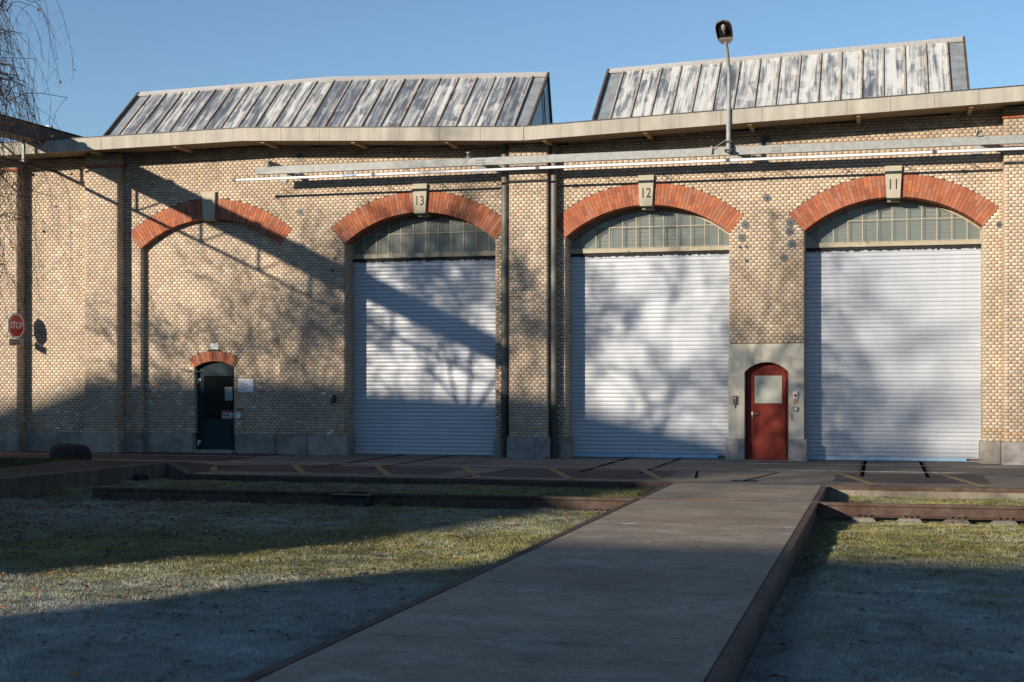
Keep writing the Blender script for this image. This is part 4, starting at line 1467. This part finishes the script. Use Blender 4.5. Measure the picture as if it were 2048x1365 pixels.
t = box_thing('door_control', 'old grey push button control left of the red door', 5.68, 1.47, .09, .19, .07, mat('control_grey', (.10, .105, .085), .6, noise=(9, .2)))
for z, mm in ((1.53, M_WHITE), (1.485, M_LOGO), (1.43, mat('green_button', (.02, .12, .06), .5))):
    m = MB(); m.tube([(5.68, -.092, z), (5.68, -.104, z)], .016, 10); m.build('button', mm, t)
m = MB(); m.box(5.62, 5.74, -.10, -.022, 1.567, 1.58); m.build('hood', M_IRON, t)
m = MB(); m.tube([(5.68, -.05, 1.375), (5.69, -.05, 1.32), (5.685, -.04, 1.28)], .010, 6); m.build('cable', M_BLACK, t)
t = box_thing('door_control', 'dark push button control on the brick pier left of shutter 13', -4.86, 1.49, .10, .20, .08, M_IRON, y=-.010)
m = MB(); m.tube([(-4.86, -.09, 1.52), (-4.86, -.105, 1.52)], .02, 10); m.build('button', M_DISC, t)
m = MB(); m.tube([(-4.93, -.04, 1.44), (-4.95, -.05, 1.36), (-4.90, -.04, 1.30)], .012, 6); m.build('cable', M_BLACK, t)

# ------------------------------------------------------------------ rail in the pit
rail = thing('crane_rail', (4, RAIL_Y, -.22), 'rusty brown rail running along the grass pit and across the walkway', 'rail')
m = MB()
hp_ = [(-.075, -.215), (.075, -.215), (.075, -.203), (.022, -.190), (.012, -.17), (.012, -.06), (.038, -.045), (.038, -.006), (.032, .002), (-.032, .002), (-.038, -.006), (-.038, -.045), (-.012, -.06), (-.012, -.17), (-.022, -.190), (-.075, -.203)]
m.prism([(RAIL_Y + a, b) for a, b in hp_], -4.7, 24, axis='x')
fix_normals(m.build('rail_profile', M_RUST, rail))
x = -4.4
while x < 15:
    if not (WX0 - .2 < x < WX1 + .25):
        m = MB()
        m.raw([(x - .22, RAIL_Y - .30, -.30), (x + .22, RAIL_Y - .30, -.30), (x + .22, RAIL_Y + .25, -.30), (x - .22, RAIL_Y + .25, -.30),
               (x - .15, RAIL_Y - .20, -.218), (x + .15, RAIL_Y - .20, -.218), (x + .15, RAIL_Y + .15, -.218), (x - .15, RAIL_Y + .15, -.218)],
              [(4, 5, 6, 7), (0, 1, 5, 4), (1, 2, 6, 5), (2, 3, 7, 6), (3, 0, 4, 7)])
        ch = m.build('rail_pad', M_DKCONC if x < 5 else M_PITCONC, rail, loc=(x, RAIL_Y, -.25))  # pads left of the walkway carry their shade in a darker colour
        m = MB(); m.box(x - .12, x + .12, RAIL_Y - .13, RAIL_Y + .13, -.2175, -.206)
        for dx in (-.09, 0, .09):
            m.tube([(x + dx, RAIL_Y - .10 - .02 * (dx == 0), -.206), (x + dx, RAIL_Y - .10 - .02 * (dx == 0), -.165)], .019, 6)
        m.build('base_plate', M_RUST, ch)
    x += .70
# metal box over the rail
gb = thing('rail_box', (.42, RAIL_Y, -.2), 'low grey steel box with flat plate straddling the rail on the grass', 'box')
m = MB(); m.bbox(.15, .72, RAIL_Y - .24, RAIL_Y - .08, -.19, -.035, .006); m.build('housing', M_DKSTEEL, gb)
m = MB(); m.box(.02, .74, RAIL_Y - .32, RAIL_Y - .06, -.034, -.018); m.build('cover_plate', M_DKSTEEL, gb)
m = MB(); m.box(.28, .62, RAIL_Y - .05, RAIL_Y + .05, .004, .026); m.build('top_pad', M_DKSTEEL, gb)
for dx in (.22, .36, .50, .64):
    m = MB(); m.box(dx - .005, dx + .005, RAIL_Y - .25, RAIL_Y - .24, -.19, -.05); m.build('rib', M_DKSTEEL, gb)
m = MB(); m.box(.24, .60, RAIL_Y - .22, RAIL_Y - .1, -.27, -.191); m.build('foot', M_PITCONC, gb)
# drain pipe sticking out of the retaining wall
ds = thing('pipe_stub', (-5.45, -9.25, -.05), 'short black pipe end sticking out of the retaining wall', 'pipe')
m = MB(); m.tube([(-5.75, -9.2, -.05), (-5.22, -9.32, -.07)], .115, 16, cap=False); m.build('pipe', M_BLACK, ds, smooth=True)
m = MB(); m.tube([(-5.30, -9.302, -.066), (-5.26, -9.311, -.068)], .13, 16); m.build('flange', M_DKSTEEL, ds)
m = MB(); m.bbox(-5.40, -5.22, -9.5, -9.2, -.45, -.20, .02); m.build('concrete_foot', M_PITCONC, ds)


# boulder on the bank
def boulder(loc, sx, sy, sz, label):
    t = thing('boulder', loc, label, 'rock')
    bm = bmesh.new()
    bmesh.ops.create_icosphere(bm, subdivisions=4, radius=1)
    for v in bm.verts:
        c = v.co.copy()
        n = vnoise(c.x * 1.7 + c.z * 1.3, c.y * 1.9 - c.z * .8, 1.1) * .30 + vnoise(c.y * 3.1, c.x * 2.7 + c.z * 4, 1.3) * .07 + vnoise(c.y * 9.1 + c.z * 5, c.x * 8.7, 1.3) * .025
        n += .10 * abs(vnoise(c.x * 2.2 - c.z * 3, c.y * 2.6 + c.z, 1.2))
        c *= (1 + n)
        if c.z > .62: c.z = .62 + (c.z - .62) * .35
        if c.z < -.3: c.z = -.3
        v.co = (c.x * sx, c.y * sy, (c.z + .3) * sz)
    me = bpy.data.meshes.new('rock')
    bm.to_mesh(me); bm.free()
    me.polygons.foreach_set('use_smooth', [True] * len(me.polygons))
    me.materials.append(M_ROCK)
    link('rock', me, t)


boulder((-9.75, -4.75, -.02), .56, .42, .44, 'dark rounded boulder on the grass bank near the brick wall')

# ------------------------------------------------------------------ overhead pipe bridge, upper left
# runs from the roof towards the viewer's left; its shadow is the broad diagonal band
ob = thing('overhead_bridge', (-12.5, -.5, 8.5), 'dark steel overhead bridge rising over the eaves at upper left', 'bridge')
P0 = Vector((-12.68, 1.2, 0)); BD = Vector((-.06, -1, 0)).normalized(); BS = Vector((1, -.06, 0)).normalized()
BL = 23.4
ZT = 8.88


def bridge_box(t0, t1, s0, s1, z0, z1, name, mm, par=None):
    m = MB()
    vs_ = []
    for t in (t0, t1):
        for (s_, z) in ((s0, z0), (s1, z0), (s1, z1), (s0, z1)):
            p = P0 + BD * t + BS * s_
            vs_.append((p.x, p.y, z))
    m.raw(vs_, [(0, 1, 2, 3), (7, 6, 5, 4), (0, 4, 5, 1), (1, 5, 6, 2), (2, 6, 7, 3), (3, 7, 4, 0)])
    return fix_normals(m.build(name, mm, par or ob))


bridge_box(0, BL, -.62, .0, ZT - .42, ZT - .02, 'box_girder', M_DKSTEEL)
bridge_box(0, BL, -.66, .04, ZT - .018, ZT, 'cover_sheet', M_DKSTEEL)
for k in range(9):
    m = MB()
    p = P0 + BD * (1.3 + k * 2.55) + BS * (-.02)
    m.tube([p + Vector((0, 0, ZT)) - BS * .28 + BD * a * .01 for a in (0, 1)], .02, 6)
    q = P0 + BD * (2.1 + k * 2.2) + BS * -.05
    dome = [(0, .13), (.04, .115), (.07, .07), (.082, .01)]
    m = MB(); m.tube([q + Vector((0, 0, ZT + h)) for h, _ in dome], [r for _, r in dome], 12)
    m.build('vent_cap', M_WHITE, ob, smooth=True)
bridge_box(.5, BL, -.50, -.42, ZT - 1.08, ZT - 1.02, 'lower_chord', M_DKSTEEL)
for k in range(7):
    t0 = 2.6 + k * 2.9
    bridge_box(t0, t0 + .07, -.49, -.43, ZT - 1.02, ZT - .42, 'post', M_GREYPAINT)
    m = MB()
    a = P0 + BD * (t0 + .05) + BS * -.46 + Vector((0, 0, ZT - 1.02)); b = P0 + BD * (t0 + 1.4) + BS * -.46 + Vector((0, 0, ZT - .43))
    m.tube([a, b], .025, 6); m.build('brace', M_GREYPAINT, ob)
for t0 in (BL - .6,):
    for s_ in (-.6, -.1):
        bridge_box(t0, t0 + .14, s_, s_ + .12, -.6, ZT - .43, 'support_leg', M_DKSTEEL)
bridge_box(.2, .35, -.62, .0, 8.3, ZT - .43, 'roof_bearing', M_DKSTEEL)


# ------------------------------------------------------------------ trees
def rvec(s=1.0):
    return Vector((random.gauss(0, s), random.gauss(0, s), random.gauss(0, s)))


def branch_pts(p, d, length, n, wob, lift=0.0):
    pts = [p.copy()]
    d = d.normalized()
    for k in range(n):
        d = (d + rvec(wob) + Vector((0, 0, lift))).normalized()
        p = p + d * (length / n)
        pts.append(p.copy())
    return pts, d


def bare_tree(name, base, height, spread, label, seed, fork=.42, twig=.010, depth=5, lean=(0, 0), first=3, trunk_r=.17, bark=M_BARK, twigmat=None):
    random.seed(seed)
    t = thing(name, base, label, 'tree', 'bare trees beside the yard')
    tm, cm = MB(), MB()
    p0 = Vector(base)
    pts, d = branch_pts(p0, Vector((lean[0], lean[1], 1)), height * fork, 6, .03)
    tm.tube(pts, [trunk_r * (1 - .09 * k) for k in range(7)], 9)

    def grow(p, d, L, r, lev):
        n = 4 if lev < 3 else 3
        q, dd = branch_pts(p, d, L, n, .13 if lev < 3 else .2, .045)
        rr = [max(twig * .55, r * (1 - .5 * k / n)) for k in range(n + 1)]
        cm.tube(q, rr, 5 if lev < 2 else 3, cap=False)
        if lev >= depth:
            return
        nk = 3 if lev < 2 else 4 if lev < 4 else 5
        for k in range(nk):
            f = (k + 1) / nk if lev else .35 + .65 * (k + 1) / nk
            i = min(n, max(1, int(round(f * n))))
            side = (dd.cross(rvec())).normalized()
            ang = random.uniform(.35, .85) * spread
            nd = (dd * math.cos(ang) + side * math.sin(ang))
            grow(q[i], nd, L * random.uniform(.58, .78), max(twig * .6, rr[i] * .62), lev + 1)
    for k in range(first):
        a = 2 * math.pi * k / first + random.uniform(-.4, .4)
        nd = Vector((math.cos(a) * .55 * spread, math.sin(a) * .55 * spread, 1))
        grow(pts[-1 - (k % 2)], nd, height * .26, trunk_r * .55, 0)
    tm.build('trunk', bark, t, smooth=True)
    cm.build('crown', twigmat or bark, t)
    return t


# bare trees that stand left of the picture; their branch shadows fall on the shutters and the brickwork
bare_tree('bare_tree', (-10.8, -14.5, BZ), 10.2, .95, 'bare maple tree left of the picture whose shadow crosses shutter 13', 5, fork=.50, trunk_r=.11, depth=5, twig=.011)
bare_tree('bare_tree', (-16.0, -12.5, BZ), 9.6, .8, 'bare slender tree left of the picture shading the blind arch', 9, fork=.28, trunk_r=.10, depth=5, twig=.010)
bare_tree('bare_tree', (-20.2, -45, BZ), 16.4, 1.0, 'bare tree left of the picture whose shadow falls on shutter 11', 21, fork=.42, trunk_r=.2, depth=5, twig=.028)
bare_tree('bare_tree', (-10.6, -20.5, BZ), 11.0, 1.0, 'tall bare tree left of the picture shading shutter 12', 33, fork=.48, trunk_r=.12, depth=5, twig=.013)
bare_tree('bare_tree', (-16.4, -17.0, BZ), 9.8, 1.0, 'bare tree left of the picture shading the brick pier beside shutter 13', 47, fork=.46, trunk_r=.10, depth=5, twig=.012)

bare_tree('bare_tree', (-14.3, -17.8, BZ), 11.6, 1.0, 'bare forked tree left of the picture shading the top of shutter 13', 61, fork=.50, trunk_r=.09, depth=5, twig=.012)

# weeping birch whose hanging twigs enter the picture at the upper left
random.seed(4)
bt = thing('birch_tree', (-5.6, -17.4, -.2), 'weeping birch with thin hanging twigs and a few yellow leaves at left', 'tree')
tm, lm, wm, lf = MB(), MB(), MB(), MB()
pts, d = branch_pts(Vector((-5.6, -17.4, -.3)), Vector((.01, 0, 1)), 10.8, 12, .025)
tm.tube(pts, [.09 - .0066 * k for k in range(13)], 10)
leaf_cols = [(.42, .20, .03), (.20, .12, .03), (.45, .27, .05), (.16, .10, .03), (.30, .13, .03)]


def leaf(p, s=.02):
    a, b = rvec().normalized(), rvec().normalized()
    b = (b - a * b.dot(a)).normalized()
    c = random.choice(leaf_cols)
    lf.raw([p - a * s, p + b * s * .75, p + a * s, p - b * s * .75], [(0, 1, 2, 3)], tone=c)


def hang(p, L, r=.0042):
    """a twig that hangs from p, with short side twigs"""
    n = 7
    d = Vector((random.gauss(.1, .35), random.gauss(0, .35), random.uniform(-.5, .25)))
    q = [p.copy()]
    for k in range(n):
        d = (d.normalized() + Vector((random.gauss(0, .10), random.gauss(0, .10), -.42))).normalized()
        q.append(q[-1] + d * (L / n))
    wm.tube(q, [r * (1 - .6 * k / n) for k in range(n + 1)], 3, cap=False)
    for k in range(2, n + 1):
        for _ in range(random.choice((1, 2, 2))):
            e = q[k] + Vector((random.gauss(0, .06), random.gauss(0, .06), -random.uniform(.05, .22)))
            wm.tube([q[k], (q[k] + e) / 2 + rvec(.012), e], [r * .5, r * .42, r * .3], 3, cap=False)
            if random.random() < .05:
                leaf(e, random.uniform(.018, .034))
        if random.random() < .02:
            leaf(q[k] + rvec(.02), random.uniform(.016, .028))


def limb(z0, az, reach, rise, dens, drop):
    i = min(11, max(1, int((z0) / 1.0)))
    p = pts[i].lerp(pts[i + 1], z0 - int(z0)) if i < 12 else pts[12]
    n = 10
    q = [p]
    for k in range(1, n + 1):
        t = k / n
        h = rise * math.sin(math.pi * min(1, t * 1.02) * .62) - (max(0, t - .62)) ** 2 * rise * 2.6
        q.append(p + Vector((math.cos(az) * reach * t + random.gauss(0, .05), math.sin(az) * reach * t + random.gauss(0, .05), h)))
    r0 = .018 if reach > 2 else .014
    lm.tube(q, [r0 * (1 - .86 * k / n) + .004 for k in range(n + 1)], 5, cap=False)
    for k in range(3, n + 1):
        for _ in range(dens):
            a = q[k].lerp(q[k - 1], random.random())
            # side shoots that arch over and then hang
            if random.random() < .55:
                s_ = Vector((random.gauss(math.cos(az) * .3, .35), random.gauss(math.sin(az) * .3, .35), random.uniform(.1, .4)))
                m1 = a + s_ * random.uniform(.25, .6)
                m2 = m1 + Vector((s_.x * .4, s_.y * .4, -.05))
                lm.tube([a, a.lerp(m1, .5) + Vector((0, 0, .06)), m1, m2], [.009, .008, .006, .005], 3, cap=False)
                a = m2
            hang(a, random.uniform(.5, 1.0) * drop)


for (z0, az, reach, rise, dens, drop) in (
        (4.2, .10, 2.2, 1.3, 13, 1.7), (5.2, -.22, 2.3, 1.4, 15, 1.9), (6.2, .30, 2.1, 1.3, 14, 1.9), (4.8, .55, 2.2, 1.4, 11, 1.8), (6.9, -.05, 2.1, 1.2, 13, 1.8),
        (7.8, .2, 1.9, 1.1, 11, 1.7), (3.2, .02, 2.4, 1.2, 5, 1.5), (5.4, 1.2, 2.2, 1.7, 4, 1.6), (6.4, -1.0, 2.2, 1.8, 4, 1.6),
        (5.0, 2.2, 2.4, 1.8, 4, 1.6), (6.0, 3.3, 2.4, 1.8, 4, 1.6), (7.0, 4.2, 2.2, 1.8, 4, 1.6), (8.2, 1.8, 1.9, 1.6, 4, 1.5), (8.8, 5.2, 1.7, 1.6, 4, 1.5),
        (9.6, .4, 2.4, 1.5, 4, 1.4), (10.2, 3.0, 2.0, 1.3, 4, 1.3), (11.0, 5.0, 1.4, 1.0, 4, 1.2), (11.4, 1.0, 1.2, .9, 4, 1.2)):
    limb(z0, az, reach, rise, dens, drop)
tm.build('trunk', M_BIRCHBARK, bt, smooth=True)
lm.build('limbs', M_TWIG, bt)
wm.build('crown', M_TWIG, bt)
lo_ = lf.build('leaves', M_LEAF, bt)
lo_['kind'] = 'stuff'

# ------------------------------------------------------------------ buildings behind the viewer, which shade the yard
b1 = thing('workshop_building', (0, -64, -.7), 'long flat roofed workshop behind the viewer', 'building')
m = MB(); m.box(-21.6, 45, -80, -60, -.75, 11.3); m.build('wall', M_FARWALL, b1)
m = MB(); m.box(-21.7, 45.1, -80.1, -59.9, 11.3, 11.55); m.build('roof', M_ROOF, b1)
for k in range(12):
    m = MB(); x = -19 + k * 5.2; m.box(x, x + 3.2, -60.0 - .02, -59.96, 2.2, 7.0); m.build('window', M_DARKGLASS, b1)
b2 = thing('office_building', (-44, -64, -.7), 'tall gabled plaster building behind the viewer', 'building')
gab = [(-66, -.75), (-24.6, -.75), (-24.6, 11.5), (-27, 13.2), (-30, 15.3), (-34, 17.2), (-38, 18.1), (-42, 18.4), (-46, 18.6), (-51, 18.5), (-53, 17.8), (-66, 12.8)]
NG = len(gab)
m = MB()
SHR = .65 * 24                                  # plan skewed along the sunlight, shaped so its shadow edge falls as wanted
m.raw([(x, -60, z) for x, z in gab] + [(x - SHR, -84, z) for x, z in gab], [tuple(range(NG)), tuple(range(2 * NG - 1, NG - 1, -1))] + [(i, (i + 1) % NG, NG + (i + 1) % NG, NG + i) for i in range(NG)])
fix_normals(m.build('wall', M_FARWALL, b2))
m = MB()
for (a, za), (b, zb) in zip(gab[2:], gab[3:]):
    m.raw([(a, -59.7, za + .05), (b, -59.7, zb + .05), (b - SHR, -84.3, zb + .05), (a - SHR, -84.3, za + .05), (a, -59.7, za + .2), (b, -59.7, zb + .2), (b - SHR, -84.3, zb + .2), (a - SHR, -84.3, za + .2)],
          [(0, 1, 2, 3), (4, 7, 6, 5), (0, 4, 5, 1), (2, 6, 7, 3)])
fix_normals(m.build('roof', M_FARROOF, b2))
for r_ in range(3):
    for k in range(8):
        m = MB(); x = -62 + k * 4.7; m.box(x, x + 1.5, -60.0 - .02, -59.96, 1.5 + r_ * 3.2, 3.6 + r_ * 3.2); m.build('window', M_DARKGLASS, b2)

# ------------------------------------------------------------------ grass, frost and fallen leaves
rg = np.random.default_rng(5)


def in_walk(x, m_=.02):
    return (x > WX0 - m_) & (x < WX1 + m_)


NBL = 1250000
r_ = rg.uniform(6.5, 30, NBL)
th_ = rg.uniform(math.radians(-29), math.radians(29), NBL)
ang = math.pi / 2 + YAW - th_
gx = 9.19 + r_ * np.cos(ang); gy = -35 + r_ * np.sin(ang)
ok = (gy < PIT_Y - .01) & ~in_walk(gx, .0)
wl_x = np.interp(-gy, [8.4, 12.8, 18.5, 26, 40], [-5.25, -6.15, -7.4, -9.0, -11])
ok &= gx > wl_x + .01
clump = vnoise(gx, gy, 2.6) + .7 * vnoise(gy, gx, 7.)
ok &= rg.random(NBL) < (.72 + .28 * np.tanh(clump * 1.5))
ok &= ~((gy - RAIL_Y < .14) & (gy - RAIL_Y > -.34))
gx, gy, r_, clump = gx[ok], gy[ok], r_[ok], clump[ok]
nbl = len(gx)
gz = lawn_z(gx, gy) - .004
hgt = (.016 + .018 * rg.random(nbl)) * (1 + .5 * cell_noise(gx, gy, .14)) * (.85 + .35 * np.clip(clump, -1, 1)) * (1 + .012 * r_)
wid = (.0014 + .0014 * rg.random(nbl)) * (1 + .045 * r_)
az = rg.uniform(0, 2 * np.pi, nbl)
lean = rg.uniform(.25, 1.25, nbl) * hgt
la = rg.uniform(0, 2 * np.pi, nbl)
bv = np.zeros((nbl, 3, 3))
bv[:, 0] = np.stack([gx - np.cos(az) * wid, gy - np.sin(az) * wid, gz], -1)
bv[:, 1] = np.stack([gx + np.cos(az) * wid, gy + np.sin(az) * wid, gz], -1)
bv[:, 2] = np.stack([gx + np.cos(la) * lean, gy + np.sin(la) * lean, gz + hgt], -1)
fr = frost(gx, gy)
green = np.array([.165, .185, .058]); olive = np.array([.265, .245, .095]); brown = np.array([.20, .135, .085]); rime = np.array([.46, .48, .455])
k1 = np.clip(.5 + .5 * vnoise(gx * 1.3, gy * 1.3, .8) + rg.normal(0, .22, nbl), 0, 1)[:, None]
base = green * (1 - k1) + olive * k1
isb = rg.random(nbl) < (.10 + .42 * smooth(4.5, -3, gx) * smooth(-21, -13, gy))
base[isb] = brown * rg.uniform(.6, 1.3, (isb.sum(), 1))
fb = np.clip(fr + .30 * cell_noise(gx + 3, gy, .28) + .2 * cell_noise(gx, gy + 7, .8) + rg.normal(0, .2, nbl), 0, 1)[:, None] * .88
tone_ = (base * (1 - fb) + rime * fb) * np.clip(1 + .10 * vnoise(gx * 1.1, gy * 1.7, 2.4) + .26 * cell_noise(gx, gy, .11) + .26 * cell_noise(gx + 9, gy * 1.3, .34) + .16 * cell_noise(gx - 5, gy * 1.2, 1.1), .35, 1.7)[:, None] * rg.normal(1, .12, (nbl, 1)).clip(.6, 1.4)
me = bpy.data.meshes.new('grass')
me.vertices.add(nbl * 3); me.vertices.foreach_set('co', bv.astype(np.float32).ravel())
me.loops.add(nbl * 3); me.loops.foreach_set('vertex_index', np.arange(nbl * 3, dtype=np.int32))
me.polygons.add(nbl); me.polygons.foreach_set('loop_start', np.arange(0, nbl * 3, 3, dtype=np.int32))
me.update(calc_edges=True)
at = me.attributes.new('tone', 'FLOAT_COLOR', 'FACE')
cc = np.ones((nbl, 4), np.float32); cc[:, :3] = tone_
at.data.foreach_set('color', cc.ravel())
me.materials.append(M_GRASS)
g_ = link('grass', me)
tag(g_, 'short frosty lawn grass filling the pit on both sides of the walkway', 'grass', kind='stuff')

# grass on the bank by the boulder
nb2 = 26000
gx = rg.uniform(-16, -8.3, nb2); gy = rg.uniform(-11.5, -5.3, nb2)
keep = gx < -8.3 + .35 * vnoise(gx, gy, 1.2) - .22 * (gy + 8)
gx, gy = gx[keep], gy[keep]; nb2 = len(gx)
gz = np.where(gy > -6.4, .006 + (BZ - .006) * (-5.2 - gy) / 1.2, BZ)
hh = rg.uniform(.03, .08, nb2); az = rg.uniform(0, 6.28, nb2); ww = .006
v3 = np.stack([np.stack([gx - np.cos(az) * ww, gy - np.sin(az) * ww, gz], -1), np.stack([gx + np.cos(az) * ww, gy + np.sin(az) * ww, gz], -1),
               np.stack([gx + rg.normal(0, .03, nb2), gy + rg.normal(0, .03, nb2), gz + hh], -1)], 1)
me = bpy.data.meshes.new('bank_grass')
me.vertices.add(nb2 * 3); me.vertices.foreach_set('co', v3.astype(np.float32).ravel())
me.loops.add(nb2 * 3); me.loops.foreach_set('vertex_index', np.arange(nb2 * 3, dtype=np.int32))
me.polygons.add(nb2); me.polygons.foreach_set('loop_start', np.arange(0, nb2 * 3, 3, dtype=np.int32))
me.update(calc_edges=True)
at = me.attributes.new('tone', 'FLOAT_COLOR', 'FACE')
cc = np.ones((nb2, 4), np.float32); cc[:, :3] = np.array([.06, .075, .028]) * rg.uniform(.6, 1.5, (nb2, 1))
at.data.foreach_set('color', cc.ravel())
me.materials.append(M_GRASS)
tag(link('bank_grass', me), 'dull green grass on the raised bank around the boulder', 'grass', kind='stuff')

# fallen leaves
lv = MB()
random.seed(12)
nl = 0
while nl < 3600:
    rr = random.uniform(8, 28)
    a = math.pi / 2 + YAW - math.radians(random.uniform(-23, 23))
    x, y = 9.19 + rr * math.cos(a), -35 + rr * math.sin(a)
    if y > PIT_Y - .1 or WX0 - .02 < x < WX1 + .02 or abs(y - RAIL_Y) < .12:
        continue
    if x < np.interp(-y, [8.4, 12.8, 18.5, 26, 40], [-5.25, -6.15, -7.4, -9.0, -11]) + .05:
        continue
    # thicker under the birch and towards the left
    if random.random() > (.16 + .84 * float(smooth(5, -4, np.array(x)))) * (.35 + .65 * float(smooth(-27, -17, np.array(y)))):
        continue
    z = float(lawn_z(np.array(x), np.array(y))) + random.uniform(.018, .04)
    s = random.uniform(.022, .048)
    q = random.uniform(0, 6.28)
    c, s2 = math.cos(q), math.sin(q)
    tl = random.uniform(-.5, .5)
    col = random.choice([(.44, .17, .045), (.40, .15, .04), (.22, .10, .05), (.17, .085, .05), (.21, .19, .19), (.26, .235, .23), (.15, .12, .115), (.12, .085, .07), (.19, .15, .14), (.15, .11, .09)])
    P = lambda u, w, h: (x + u * c - w * s2, y + u * s2 + w * c, z + h)
    lv.raw([P(-s, 0, -tl * s * .5), P(0, -s * .7, .3 * s), P(s, 0, tl * s), P(0, s * .7, .35 * s), P(0, 0, 0)], [(0, 1, 4), (1, 2, 4), (2, 3, 4), (3, 0, 4)], tone=col)
    nl += 1
tag(lv.build('fallen_leaves', M_LEAF), 'orange brown fallen leaves scattered over the frosty lawn', 'leaves', kind='stuff')
